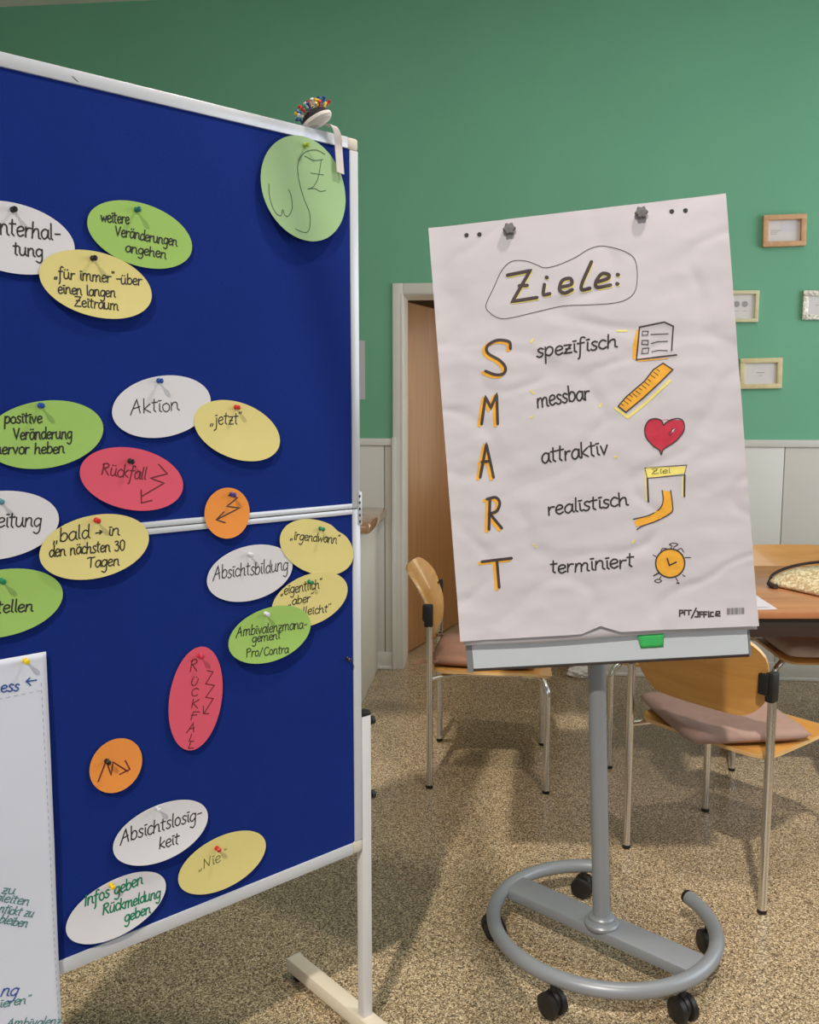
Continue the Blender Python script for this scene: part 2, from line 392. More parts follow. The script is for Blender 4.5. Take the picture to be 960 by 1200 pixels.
D = {
    'cards': {
        'unterhal': [-0.0758, 1.6768, 0.0949, 0.0534, -0.0626],
        'weitere': [0.1342, 1.7067, 0.0935, 0.0527, -0.1207],
        'immer': [0.0535, 1.6173, 0.0941, 0.053, -0.1251],
        'wsz': [0.4665, 1.8319, 0.0976, 0.0976, 0.0],
        'aktion': [0.1632, 1.4189, 0.0937, 0.0528, 0.1683],
        'jetzt': [0.3112, 1.3735, 0.093, 0.0524, -0.3047],
        'positive': [-0.0402, 1.3744, 0.0951, 0.0535, 0.139],
        'rueckfall': [0.1032, 1.2947, 0.0939, 0.0529, -0.2319],
        'orange1': [0.284, 1.2217, 0.0474, 0.0474, 0.0],
        'eitung': [-0.1212, 1.2341, 0.0951, 0.0536, 0.0542],
        'bald': [0.0329, 1.185, 0.0944, 0.0532, 0.0984],
        'ellen': [-0.1205, 1.11, 0.095, 0.0535, 0.0461],
        'bildung': [0.333, 1.1022, 0.0945, 0.0532, 0.068],
        'irgend': [0.4884, 1.1354, 0.0948, 0.0534, -0.3758],
        'eigent': [0.4679, 1.0313, 0.0936, 0.0527, 0.1348],
        'ambiv': [0.3702, 0.9772, 0.0944, 0.0532, 0.0846],
        'rueckv': [0.2098, 0.8815, 0.0966, 0.0544, 1.4208],
        'orange2': [0.0532, 0.7948, 0.0476, 0.0476, 0.0],
        'losig': [0.1337, 0.6468, 0.093, 0.0524, 0.0371],
        'nie': [0.2578, 0.5446, 0.0954, 0.0537, 0.0349],
        'infos': [0.0453, 0.5353, 0.0927, 0.0522, 0.1006],
    },
    'T': [
        ['unterhal', 'nterhal-', -0.0958, 1.6798, -0.0025, 1.6806, 0.0156],
        ['unterhal', 'tung', -0.0772, 1.6513, -0.0319, 1.6523, 0.0124],
        ['weitere', 'weitere', 0.0638, 1.7196, 0.1129, 1.7218, 0.011],
        ['weitere', 'Veränderungen', 0.0869, 1.7006, 0.1987, 1.6954, 0.0106],
        ['weitere', 'angehen', 0.1036, 1.6763, 0.1772, 1.6721, 0.0099],
        ['immer', '„für immer“-über', -0.0173, 1.622, 0.1303, 1.6227, 0.011],
        ['immer', 'einen langen', -0.013, 1.5984, 0.0828, 1.5991, 0.0103],
        ['immer', 'Zeitraum', 0.0121, 1.5801, 0.0864, 1.5777, 0.0104],
        ['aktion', 'Aktion', 0.1022, 1.4064, 0.1943, 1.4119, 0.0155],
        ['jetzt', '„jetzt“', 0.2525, 1.3855, 0.3199, 1.3861, 0.0141],
        ['positive', 'positive', -0.1041, 1.3931, -0.0455, 1.393, 0.0107],
        ['positive', 'Veränderung', -0.0914, 1.3675, 0.0012, 1.3667, 0.0116],
        ['positive', 'hervor heben', -0.1205, 1.3458, -0.0123, 1.3434, 0.0108],
        ['rueckfall', 'Rückfall', 0.0459, 1.3055, 0.1258, 1.2926, 0.0131],
        ['eitung', 'eitung', -0.1226, 1.2309, -0.0547, 1.2262, 0.015],
        ['bald', '„bald', -0.0383, 1.1994, 0.0225, 1.2006, 0.0142],
        ['bald', '→', 0.0328, 1.2025, 0.0461, 1.2034, 0.0101],
        ['bald', 'in', 0.0535, 1.2019, 0.0745, 1.2007, 0.0117],
        ['bald', 'den nächsten 30', -0.0462, 1.1763, 0.0825, 1.1739, 0.0115],
        ['bald', 'Tagen', 0.0146, 1.1507, 0.0709, 1.1484, 0.0117],
        ['ellen', 'tellen', -0.1308, 1.0956, -0.0747, 1.0898, 0.0124],
        ['bildung', 'Absichtsbildung', 0.2511, 1.0999, 0.4168, 1.0974, 0.0157],
        ['irgend', '„irgendwann“', 0.422, 1.1592, 0.5432, 1.1375, 0.0113],
        ['eigent', '„eigentlich“', 0.396, 1.0505, 0.4967, 1.0523, 0.0122],
        ['eigent', '„aber“', 0.4135, 1.0273, 0.4752, 1.0279, 0.0104],
        ['eigent', '„vielleicht“', 0.409, 1.0038, 0.5176, 0.9993, 0.0105],
        ['ambiv', 'Ambivalenzmana-', 0.2931, 0.9856, 0.4555, 0.9753, 0.0119],
        ['ambiv', 'gement', 0.3263, 0.9681, 0.3922, 0.9651, 0.0102],
        ['ambiv', 'Pro/Contra', 0.3116, 0.9429, 0.4076, 0.9337, 0.0102],
        ['losig', 'Absichtslosig-', 0.0542, 0.6502, 0.2147, 0.6473, 0.0154],
        ['losig', 'keit', 0.1242, 0.6185, 0.1646, 0.6148, 0.0131],
        ['nie', '„Nie', 0.2045, 0.5452, 0.2517, 0.5474, 0.0128],
        ['nie', '“', 0.2555, 0.5496, 0.2629, 0.5487, 0.0129],
        ['infos', 'Infos geben', -0.0139, 0.5577, 0.094, 0.5602, 0.0134],
        ['infos', 'Rückmeldung', 0.0168, 0.5314, 0.1258, 0.5227, 0.0121],
        ['infos', 'geben', 0.0548, 0.5034, 0.105, 0.5016, 0.0113],
        ['rueckv', 'R', 0.1973, 0.9345, 0.2146, 0.9327, 0.0145],
        ['rueckv', 'Ü', 0.1982, 0.9084, 0.2137, 0.9052, 0.0089],
        ['rueckv', 'C', 0.1976, 0.8891, 0.2131, 0.8857, 0.0097],
        ['rueckv', 'K', 0.1969, 0.8664, 0.2142, 0.8625, 0.0104],
        ['rueckv', 'F', 0.1945, 0.8441, 0.2117, 0.84, 0.0098],
        ['rueckv', 'A', 0.1878, 0.8229, 0.205, 0.8186, 0.0104],
        ['rueckv', 'L', 0.1897, 0.8044, 0.2027, 0.8011, 0.0091],
        ['rueckv', 'L', 0.1876, 0.7918, 0.2014, 0.7882, 0.0085],
        ['sheet_blue', 'ess', -0.1322, 0.968, -0.1036, 0.9647, 0.0112],
        ['sheet', 'zu', -0.1493, 0.6353, -0.1284, 0.626, 0.0087],
        ['sheet', 'gleiten', -0.1602, 0.6277, -0.108, 0.5987, 0.0087],
        ['sheet', 'ntickt zu', -0.1548, 0.605, -0.1023, 0.5754, 0.0088],
        ['sheet', 'bleiben', -0.1557, 0.5876, -0.1126, 0.5613, 0.0088],
        ['sheet_blue', 'ng', -0.1595, 0.4609, -0.1331, 0.4502, 0.0133],
        ['sheet', 'ieren“', -0.1618, 0.4424, -0.1135, 0.4289, 0.0089],
        ['sheet', 'Ambivalenz', -0.1557, 0.4046, -0.0667, 0.3659, 0.0099],
    ],
    'S': [
        ['rueckfall', 0, [[0.1505, 1.3183], [0.166, 1.301], [0.1338, 1.2951], [0.159, 1.2848], [0.1169, 1.2648]]],
        ['rueckfall', 0, [[0.1158, 1.2753], [0.1149, 1.253], [0.134, 1.2562]]],
        ['rueckv', 0, [[0.2343, 0.9295], [0.2462, 0.9249], [0.2298, 0.9051], [0.2479, 0.8986], [0.229, 0.8794], [0.2447, 0.8737], [0.2248, 0.85]]],
        ['rueckv', 0, [[0.2237, 0.8637], [0.2233, 0.8495], [0.2343, 0.8469]]],
        ['orange1', 0, [[0.2875, 1.255], [0.306, 1.249], [0.2828, 1.2345], [0.3097, 1.2295], [0.2598, 1.2114]]],
        ['orange1', 0, [[0.2764, 1.2247], [0.2598, 1.2114], [0.2779, 1.2044]]],
        ['orange2', 0, [[0.0194, 0.7758], [0.0358, 0.8084], [0.0428, 0.7801], [0.0475, 0.8025], [0.073, 0.7789]]],
        ['orange2', 0, [[0.0694, 0.7994], [0.077, 0.7817], [0.058, 0.7775]]],
        ['wsz', 1, [[0.3861, 1.8286], [0.3857, 1.8077], [0.394, 1.7816], [0.4076, 1.7738], [0.4134, 1.7859], [0.4175, 1.7761], [0.4255, 1.7762], [0.435, 1.7922], [0.4343, 1.8149], [0.4292, 1.8256]]],
        ['wsz', 1, [[0.5162, 1.9056], [0.4952, 1.9095], [0.4702, 1.9008], [0.4536, 1.8799], [0.4531, 1.8505], [0.4627, 1.8158], [0.4746, 1.7877], [0.4721, 1.7608], [0.4615, 1.7495], [0.4391, 1.7533]]],
        ['wsz', 1, [[0.4681, 1.8938], [0.4907, 1.8896], [0.5118, 1.8949]]],
        ['wsz', 1, [[0.5075, 1.8925], [0.4986, 1.8578], [0.4858, 1.8391], [0.4732, 1.8332], [0.4899, 1.8365], [0.5025, 1.8334], [0.5161, 1.8371]]],
        ['wsz', 1, [[0.482, 1.8643], [0.5122, 1.8659]]],
        ['sheet_blue', 0, [[-0.0857, 0.9814], [-0.0916, 0.9771], [-0.0853, 0.9692]]],
        ['sheet_blue', 0, [[-0.0916, 0.9766], [-0.0756, 0.976]]],
    ],
    'pins': [
        ['black', 'unterhal', -0.075, 1.7193],
        ['dark green', 'weitere', 0.1258, 1.7471],
        ['black', 'immer', 0.0463, 1.6591],
        ['olive', 'wsz', 0.4691, 1.913],
        ['blue', 'aktion', 0.1556, 1.4637],
        ['red', 'jetzt', 0.3063, 1.4178],
        ['blue', 'positive', -0.0482, 1.4209],
        ['black', 'rueckfall', 0.0976, 1.3264],
        ['purple', 'orange1', 0.293, 1.2564],
        ['teal', 'eitung', -0.1167, 1.2722],
        ['red', 'bald', 0.034, 1.2299],
        ['green', 'ellen', -0.1205, 1.1463],
        ['white', 'bildung', 0.3286, 1.1396],
        ['green', 'irgend', 0.4943, 1.1739],
        ['green', 'eigent', 0.4633, 1.0691],
        ['white', 'ambiv', 0.3581, 1.0203],
        ['pink', 'rueckv', 0.2189, 0.9611],
        ['black', 'orange2', 0.0358, 0.808],
        ['white', 'losig', 0.1252, 0.695],
        ['red', 'nie', 0.2434, 0.578],
        ['yellow', 'infos', 0.0343, 0.5807],
        ['yellow', 'sheet', -0.0919, 1.0121],
        ['black', '', 0.5628, 0.8894],
    ],
    'FT': [
        ['w', 'spezifisch', -0.112, 0.1648, 0.0757, 0.1711, 0.0198],
        ['w', 'messbar', -0.1189, 0.0484, 0.005, 0.058, 0.0219],
        ['w', 'attraktiv', -0.1179, -0.0829, 0.0361, -0.0729, 0.0219],
        ['w', 'realistisch', -0.1133, -0.2046, 0.0737, -0.194, 0.0198],
        ['w', 'terminiert', -0.1177, -0.3408, 0.0747, -0.3379, 0.0199],
        ['gate', 'Ziel', 0.1289, -0.1272, 0.173, -0.1278, 0.0071],
    ],
    'FS': [
        ['title', 0, [[-0.1635, 0.3632], [-0.1107, 0.368], [-0.1568, 0.301], [-0.0997, 0.3041]]],
        ['title', 0, [[-0.1382, 0.3357], [-0.12, 0.3347]]],
        ['title', 1, [[-0.0803, 0.3326], [-0.0838, 0.3102], [-0.0698, 0.3096]]],
        ['title', 0, [[-0.0745, 0.3489], [-0.0728, 0.3478]]],
        ['title', 1, [[-0.044, 0.3219], [-0.019, 0.326], [-0.0202, 0.3398], [-0.0384, 0.3372], [-0.0466, 0.3176], [-0.0361, 0.3073], [-0.0177, 0.3135]]],
        ['title', 1, [[0.0307, 0.3728], [0.0057, 0.3256], [0.0055, 0.311], [0.0226, 0.3124]]],
        ['title', 1, [[0.0369, 0.3244], [0.0641, 0.3305], [0.067, 0.3393], [0.0516, 0.3423], [0.0369, 0.3244], [0.0405, 0.3127], [0.0696, 0.315]]],
        ['title', 0, [[0.0873, 0.3375], [0.089, 0.3364]]],
        ['title', 0, [[0.0844, 0.3166], [0.0861, 0.3155]]],
        ['cloud', 1, [[-0.2189, 0.2993], [-0.2111, 0.28], [-0.1893, 0.2649], [-0.162, 0.2634], [-0.0976, 0.2718], [-0.0428, 0.2784], [0.0108, 0.275], [0.0642, 0.2725], [0.1, 0.2769], [0.1235, 0.2947], [0.1317, 0.3344], [0.1269, 0.371], [0.0998, 0.3921], [0.0565, 0.407], [0.0248, 0.4016], [-0.0031, 0.3879], [-0.0446, 0.3743], [-0.0764, 0.371], [-0.0939, 0.3798], [-0.1202, 0.3919], [-0.152, 0.3941], [-0.1763, 0.3752], [-0.1975, 0.3384], [-0.2189, 0.2993]]],
        ['init', 1, [[-0.1699, 0.1921], [-0.172, 0.2082], [-0.1995, 0.2143], [-0.2234, 0.2029], [-0.2226, 0.186], [-0.1969, 0.1667], [-0.1849, 0.1488], [-0.191, 0.1348], [-0.2098, 0.1345], [-0.232, 0.145]]],
        ['init', 0, [[-0.2507, 0.0227], [-0.2367, 0.0845], [-0.2261, 0.0584], [-0.21, 0.0883], [-0.2132, 0.0194]]],
        ['init', 0, [[-0.2637, -0.1025], [-0.2431, -0.0263], [-0.2324, -0.105]]],
        ['init', 0, [[-0.2568, -0.0672], [-0.2379, -0.0667]]],
        ['init', 0, [[-0.2525, -0.227], [-0.2447, -0.1558]]],
        ['init', 1, [[-0.2516, -0.1553], [-0.2307, -0.1532], [-0.2225, -0.1668], [-0.2308, -0.1847], [-0.2474, -0.1903]]],
        ['init', 0, [[-0.2474, -0.1903], [-0.2225, -0.226]]],
        ['init', 0, [[-0.2745, -0.302], [-0.205, -0.2985]]],
        ['init', 0, [[-0.2397, -0.2998], [-0.2391, -0.3648]]],
        ['list', 0, [[0.1152, 0.1371], [0.1277, 0.2118], [0.1837, 0.2173], [0.2029, 0.2059], [0.1952, 0.1519]]],
        ['list', 0, [[0.1152, 0.1379], [0.2052, 0.14]]],
        ['list_thin', 0, [[0.1336, 0.2018], [0.1465, 0.2005], [0.1444, 0.1918], [0.132, 0.1925], [0.1336, 0.2018]]],
        ['list_thin', 0, [[0.1311, 0.1807], [0.1449, 0.1794], [0.1436, 0.1697], [0.1299, 0.172], [0.1311, 0.1807]]],
        ['list_thin', 0, [[0.1306, 0.1622], [0.1451, 0.1622], [0.1428, 0.1506], [0.1283, 0.1506], [0.1306, 0.1622]]],
        ['list_thin', 0, [[0.1516, 0.1926], [0.1903, 0.1901]]],
        ['list_thin', 0, [[0.1515, 0.1719], [0.1647, 0.1744], [0.1876, 0.1733]]],
        ['list_thin', 0, [[0.151, 0.1528], [0.1661, 0.1548], [0.1854, 0.1517]]],
        ['list_fill', 0, [[0.121, 0.2075], [0.1273, 0.2069], [0.1158, 0.137], [0.1066, 0.1379], [0.1104, 0.1745]]],
        ['list_fill', 0, [[0.1158, 0.137], [0.1849, 0.1361], [0.1875, 0.1329], [0.1183, 0.1329]]],
        ['ruler_fill', 0, [[0.0661, 0.0349], [0.0849, 0.054], [0.1294, 0.0868], [0.1514, 0.1114], [0.1739, 0.1239], [0.1942, 0.1072], [0.1635, 0.0807], [0.1237, 0.0489], [0.0824, 0.0195]]],
        ['ruler', 0, [[0.0661, 0.0349], [0.0849, 0.054], [0.1294, 0.0868], [0.1514, 0.1114], [0.1739, 0.1239], [0.1942, 0.1072], [0.1635, 0.0807], [0.1237, 0.0489], [0.0824, 0.0195], [0.0661, 0.0349]]],
        ['ruler_tick', 0, [[0.0726, 0.0403], [0.0786, 0.0348]]],
        ['ruler_tick', 0, [[0.0798, 0.0463], [0.0891, 0.0378]]],
        ['ruler_tick', 0, [[0.087, 0.0522], [0.0963, 0.0438]]],
        ['ruler_tick', 0, [[0.0943, 0.0582], [0.1002, 0.0527]]],
        ['ruler_tick', 0, [[0.1012, 0.0606], [0.1104, 0.0522]]],
        ['ruler_tick', 0, [[0.1084, 0.0665], [0.1176, 0.0581]]],
        ['ruler_tick', 0, [[0.1156, 0.0725], [0.1216, 0.067]]],
        ['ruler_tick', 0, [[0.1228, 0.0784], [0.132, 0.07]]],
        ['ruler_tick', 0, [[0.13, 0.0844], [0.1392, 0.0759]]],
        ['ruler_tick', 0, [[0.1371, 0.0903], [0.1431, 0.0848]]],
        ['ruler_tick', 0, [[0.1446, 0.0997], [0.1538, 0.0913]]],
        ['ruler_tick', 0, [[0.1517, 0.1056], [0.1609, 0.0972]]],
        ['ruler_tick', 0, [[0.1589, 0.1115], [0.1648, 0.1061]]],
        ['ruler_hl', 0, [[0.06, 0.031], [0.0858, 0.0073], [0.1255, 0.0339], [0.1867, 0.0829]]],
        ['heart_fill', 0, [[0.165, -0.017], [0.16, -0.0062], [0.146, -0.0011], [0.1312, -0.0051], [0.1219, -0.022], [0.1241, -0.043], [0.1385, -0.0635], [0.1507, -0.0734], [0.1548, -0.0841], [0.1608, -0.0728], [0.1878, -0.0574], [0.2081, -0.0355], [0.2096, -0.015], [0.2002, -0.0059], [0.1829, -0.0067], [0.1696, -0.0129], [0.165, -0.017]]],
        ['heart', 1, [[0.165, -0.017], [0.16, -0.0062], [0.146, -0.0011], [0.1312, -0.0051], [0.1219, -0.022], [0.1241, -0.043], [0.1385, -0.0635], [0.1507, -0.0734], [0.1548, -0.0841], [0.1608, -0.0728], [0.1878, -0.0574], [0.2081, -0.0355], [0.2096, -0.015], [0.2002, -0.0059], [0.1829, -0.0067], [0.1696, -0.0129], [0.165, -0.017]]],
        ['glint', 0, [[0.1843, -0.0275], [0.1901, -0.0266], [0.185, -0.0379], [0.1811, -0.0391]]],
        ['heart_thin', 0, [[0.1829, -0.0274], [0.1915, -0.0267], [0.1774, -0.0432], [0.1749, -0.0385], [0.1829, -0.0274]]],
        ['gate_fill', 0, [[0.1158, -0.112], [0.2092, -0.1131], [0.2022, -0.1354], [0.1195, -0.136]]],
        ['gate_thin', 0, [[0.1158, -0.112], [0.2092, -0.1131], [0.2022, -0.1354], [0.1195, -0.136], [0.1158, -0.112]]],
        ['gate', 0, [[0.1194, -0.1372], [0.118, -0.1901]]],
        ['gate', 0, [[0.2029, -0.1354], [0.199, -0.1842]]],
        ['gate_hl', 0, [[0.117, -0.1203], [0.1132, -0.1867]]],
        ['gate_hl', 0, [[0.1984, -0.138], [0.1947, -0.1839]]],
        ['road_fill', 0, [[0.1504, -0.1667], [0.1693, -0.1682], [0.1711, -0.2023], [0.1674, -0.2187], [0.1356, -0.2348], [0.1005, -0.2451], [0.086, -0.2459], [0.0824, -0.2308], [0.1149, -0.2221], [0.1411, -0.2093], [0.1509, -0.1897]]],
        ['road', 1, [[0.1504, -0.1667], [0.1509, -0.1897], [0.1411, -0.2093], [0.1149, -0.2221], [0.0811, -0.2281]]],
        ['road', 1, [[0.1693, -0.1682], [0.1711, -0.2023], [0.1674, -0.2187], [0.1356, -0.2348], [0.1005, -0.2451], [0.0873, -0.2523]]],
        ['clock_fill', 0, [[0.1885, -0.3374], [0.1874, -0.3438], [0.1851, -0.3498], [0.1817, -0.3552], [0.1773, -0.3599], [0.1721, -0.3636], [0.1662, -0.3663], [0.16, -0.3678], [0.1536, -0.368], [0.1472, -0.3669], [0.1413, -0.3646], [0.1358, -0.3612], [0.1312, -0.3568], [0.1275, -0.3515], [0.1249, -0.3457], [0.1235, -0.3394], [0.1233, -0.3329], [0.1244, -0.3265], [0.1267, -0.3205], [0.1302, -0.315], [0.1346, -0.3104], [0.1399, -0.3066], [0.1457, -0.304], [0.152, -0.3025], [0.1584, -0.3024], [0.1647, -0.3034], [0.1706, -0.3058], [0.1761, -0.3092], [0.1806, -0.3136], [0.1844, -0.3188], [0.1869, -0.3247], [0.1883, -0.331], [0.1885, -0.3374]]],
        ['clock', 0, [[0.1885, -0.3374], [0.1874, -0.3438], [0.1851, -0.3498], [0.1817, -0.3552], [0.1773, -0.3599], [0.1721, -0.3636], [0.1662, -0.3663], [0.16, -0.3678], [0.1536, -0.368], [0.1472, -0.3669], [0.1413, -0.3646], [0.1358, -0.3612], [0.1312, -0.3568], [0.1275, -0.3515], [0.1249, -0.3457], [0.1235, -0.3394], [0.1233, -0.3329], [0.1244, -0.3265], [0.1267, -0.3205], [0.1302, -0.315], [0.1346, -0.3104], [0.1399, -0.3066], [0.1457, -0.304], [0.152, -0.3025], [0.1584, -0.3024], [0.1647, -0.3034], [0.1706, -0.3058], [0.1761, -0.3092], [0.1806, -0.3136], [0.1844, -0.3188], [0.1869, -0.3247], [0.1883, -0.331], [0.1885, -0.3374]]],
        ['clock', 0, [[0.15, -0.3236], [0.1538, -0.3398], [0.1697, -0.3335]]],
        ['clock_thin', 1, [[0.1356, -0.3089], [0.1416, -0.3001], [0.1523, -0.3016]]],
        ['clock_thin', 1, [[0.1736, -0.306], [0.1828, -0.303], [0.1882, -0.3115]]],
        ['clock_thin', 1, [[0.1594, -0.3032], [0.1624, -0.296], [0.1574, -0.2919], [0.1669, -0.2893], [0.1763, -0.2933], [0.1677, -0.2982], [0.1666, -0.3037]]],
        ['clock_thin', 1, [[0.119, -0.3133], [0.1252, -0.3174]]],
        ['clock_thin', 1, [[0.1901, -0.3246], [0.2026, -0.3254]]],
        ['clock_thin', 1, [[0.1819, -0.3639], [0.1869, -0.368]]],
        ['clock_thin', 1, [[0.1333, -0.3644], [0.1292, -0.3704]]],
        ['clock_thin', 1, [[0.1182, -0.3734], [0.1264, -0.3702], [0.134, -0.3744], [0.1258, -0.378], [0.1182, -0.3734]]],
        ['clock_thin', 1, [[0.166, -0.3692], [0.1701, -0.3779]]],
        ['clock', 0, [[0.1173, -0.3614], [0.1304, -0.3549]]],
        ['clock', 0, [[0.168, -0.3815], [0.1723, -0.3822]]],
        ['logo', 0, [[0.1678, -0.4581], [0.1688, -0.4445], [0.1749, -0.4449], [0.1755, -0.4505], [0.1693, -0.4516]]],
        ['logo', 0, [[0.1788, -0.4551], [0.1795, -0.4452], [0.1856, -0.4456]]],
        ['logo', 0, [[0.1884, -0.4557], [0.1891, -0.4458], [0.1948, -0.4461]]],
        ['logo', 0, [[0.1936, -0.4634], [0.2059, -0.442]]],
        ['logo', 0, [[0.2016, -0.4613], [0.208, -0.4617], [0.2095, -0.4507], [0.2068, -0.4487]]],
        ['logo', 0, [[0.2122, -0.4624], [0.2131, -0.451], [0.2195, -0.4514]]],
        ['logo', 0, [[0.2134, -0.4565], [0.2184, -0.4568]]],
        ['logo', 0, [[0.2215, -0.4629], [0.2223, -0.4515], [0.2287, -0.4519]]],
        ['logo', 0, [[0.2226, -0.4571], [0.2276, -0.4574]]],
        ['logo', 0, [[0.2318, -0.4636], [0.2325, -0.454]]],
        ['logo', 0, [[0.2327, -0.4511], [0.233, -0.4518]]],
        ['logo', 0, [[0.2428, -0.4536], [0.2372, -0.4532], [0.2358, -0.4623], [0.2422, -0.4627]]],
        ['logo', 0, [[0.2474, -0.4586], [0.2567, -0.4577], [0.2571, -0.4526], [0.25, -0.4522], [0.2479, -0.4616], [0.2571, -0.4629]]],
        ['bar', 0, [[0.2746, -0.4463], [0.2735, -0.461]]],
        ['bar', 0, [[0.2767, -0.4464], [0.2757, -0.461]]],
        ['bar', 0, [[0.2789, -0.4464], [0.2778, -0.4611]]],
        ['bar', 0, [[0.2813, -0.4465], [0.2803, -0.4611]]],
        ['bar', 0, [[0.2845, -0.4465], [0.2834, -0.4612]]],
        ['bar', 0, [[0.2859, -0.4466], [0.2849, -0.4612]]],
        ['bar', 0, [[0.2873, -0.4466], [0.2863, -0.4612]]],
        ['bar', 0, [[0.2905, -0.4467], [0.2895, -0.4613]]],
        ['bar', 0, [[0.293, -0.4467], [0.2919, -0.4614]]],
        ['bar', 0, [[0.2951, -0.4468], [0.294, -0.4614]]],
        ['bar', 0, [[0.2972, -0.4468], [0.2962, -0.4614]]],
        ['bar', 0, [[0.3004, -0.4469], [0.2993, -0.4615]]],
        ['bar', 0, [[0.3036, -0.447], [0.3025, -0.4616]]],
        ['bar', 0, [[0.3067, -0.447], [0.3057, -0.4616]]],
        ['bar', 0, [[0.3089, -0.4471], [0.3078, -0.4617]]],
        ['bar', 0, [[0.311, -0.4471], [0.3099, -0.4617]]],
        ['speck', 0, [[-0.1156, 0.2082], [-0.1221, 0.2009]]],
        ['speck', 0, [[-0.1306, 0.0896], [-0.1233, 0.0809]]],
        ['speck', 0, [[-0.1312, 0.0295], [-0.1355, 0.0259]]],
        ['speck', 0, [[0.0294, 0.0448], [0.0249, 0.0373]]],
        ['speck', 0, [[-0.1501, -0.2702], [-0.1446, -0.2766]]],
        ['speck', 0, [[0.0749, -0.2824], [0.0811, -0.2769]]],
        ['speck', 0, [[0.0491, -0.082], [0.055, -0.0805]]],
        ['speck', 0, [[0.0766, 0.2086], [0.0996, 0.2063]]],
    ],
}

# ================================================================== ROOM
WR = math.atan(-.0992); WO = (0, 4.7424, 0)          # the back wall's own frame
def wall_obj(o): o.location = WO; o.rotation_euler = (0, 0, WR); return o
def struct(name, g, m, label, smooth=.6):
    return tag(g.build(name, m, None, smooth), label, kind='structure')
g = G().box(-4.2, 4.2, -3.2, 7.6, -.06, 0); struct('floor', g, 'floor', 'brown speckled stone floor')
KX0, KX1, KY0, KY1 = -2.6, 1.35, -2.1, .95     # unseen roof opening, added and sized to let the sun reach the floor
g = G().box(-4.2, KX0, -3.2, 5.6, 3.487, 3.56).box(KX1, 4.2, -3.2, 5.6, 3.487, 3.56).box(KX0, KX1, -3.2, KY0, 3.487, 3.56).box(KX0, KX1, KY1, 5.6, 3.487, 3.56)
struct('ceiling', g, 'white_paint', 'white plaster ceiling')
# back wall with a door opening (opening x -.033 .. .867, up to 1.994)
DX0, DX1, DZ = -.033, .867, 1.994
g = G(); T = .24
g.box(-4.4, DX0, 0, T, 0, 3.5); g.box(DX1, 4.4, 0, T, 0, 3.5); g.box(DX0, DX1, 0, T, DZ, 3.5)
wall_obj(struct('wall_back', g, 'green_wall', 'green painted back wall'))
g = G().box(-3.9, -3.7, -3.2, 5.4, 0, 3.5); struct('wall_left', g, 'white_paint', 'white side wall')
g = G().box(-4.2, 4.2, -3.0, -2.8, 0, 3.5); struct('wall_front', g, 'white_paint', 'white wall behind the viewer')
g = G()
wy0, wy1, wz0, wz1 = .9, 3.7, .95, 2.85
g.box(3.5, 3.7, -3.2, wy0, 0, 3.5).box(3.5, 3.7, wy1, 5.4, 0, 3.5).box(3.5, 3.7, wy0, wy1, 0, wz0).box(3.5, 3.7, wy0, wy1, wz1, 3.5)
struct('wall_right', g, 'white_paint', 'white side wall with a window')
g = G()
for a_, b_, c_, d_ in ((wy0, wy1, wz0, wz0+.06), (wy0, wy1, wz1-.06, wz1), (wy0, wy0+.06, wz0, wz1), (wy1-.06, wy1, wz0, wz1), (2.27, 2.33, wz0, wz1)):
    g.box(3.58, 3.64, a_, b_, c_, d_)
struct('window_1', g, 'trim_white', 'white window frame in the side wall')
g = G()
for a_, b_, c_, d_ in ((KX0, KX1, KY0, KY0+.05), (KX0, KX1, KY1-.05, KY1), (KX0, KX0+.05, KY0, KY1), (KX1-.05, KX1, KY0, KY1), (-.65, -.60, KY0, KY1)):
    g.box(a_, b_, c_, d_, 3.50, 3.56)
struct('added_roof_window', g, 'trim_white', 'white frame of the roof opening added to let the sun in')
# hallway behind the door
g = G().box(-1.4, 2.6, 7.3, 7.4, 0, 2.7).box(-1.5, -1.4, 5.1, 7.4, 0, 2.7).box(2.6, 2.7, 4.8, 7.4, 0, 2.7).box(-1.5, 2.7, 5.1, 7.4, 2.7, 2.76)
struct('wall_hallway', g, 'hall', 'brown hallway walls beyond the door')
# wainscot, rail, baseboards
def panels(name, xs, label):
    g = G()
    for a_, b_ in xs: g.box(a_+.002, b_-.002, -.012, 0, .094, 1.2125, .0015)
    return wall_obj(struct(name, g, 'panel', label))
panels('wall_panelling_left', [(-3.6, -3.15), (-3.15, -2.15), (-2.15, -1.15), (-1.15, -.132), (-.132, -.088)], 'pale grey wainscot panels left of the door')
panels('wall_panelling_right', [(.922, 1.912), (1.912, 2.93), (2.93, 3.9)], 'pale grey wainscot panels right of the door')
for nm, a_, b_ in (('left', -3.7, -.088), ('right', .922, 3.9)):
    g = G().box(a_, b_, -.024, 0, 1.2125, 1.2494, .004)
    wall_obj(struct('trim_1' if nm == 'left' else 'trim_2', g, 'trim_white', f'white dado rail {nm} of the door'))
    g = G().box(a_, b_, -.018, 0, .018, .094, .003); g.box(a_, b_, -.026, 0, 0, .018, .003, 1)
    wall_obj(struct('baseboard_'+nm, g, ['panel', 'trim_white'], f'pale baseboard {nm} of the door'))
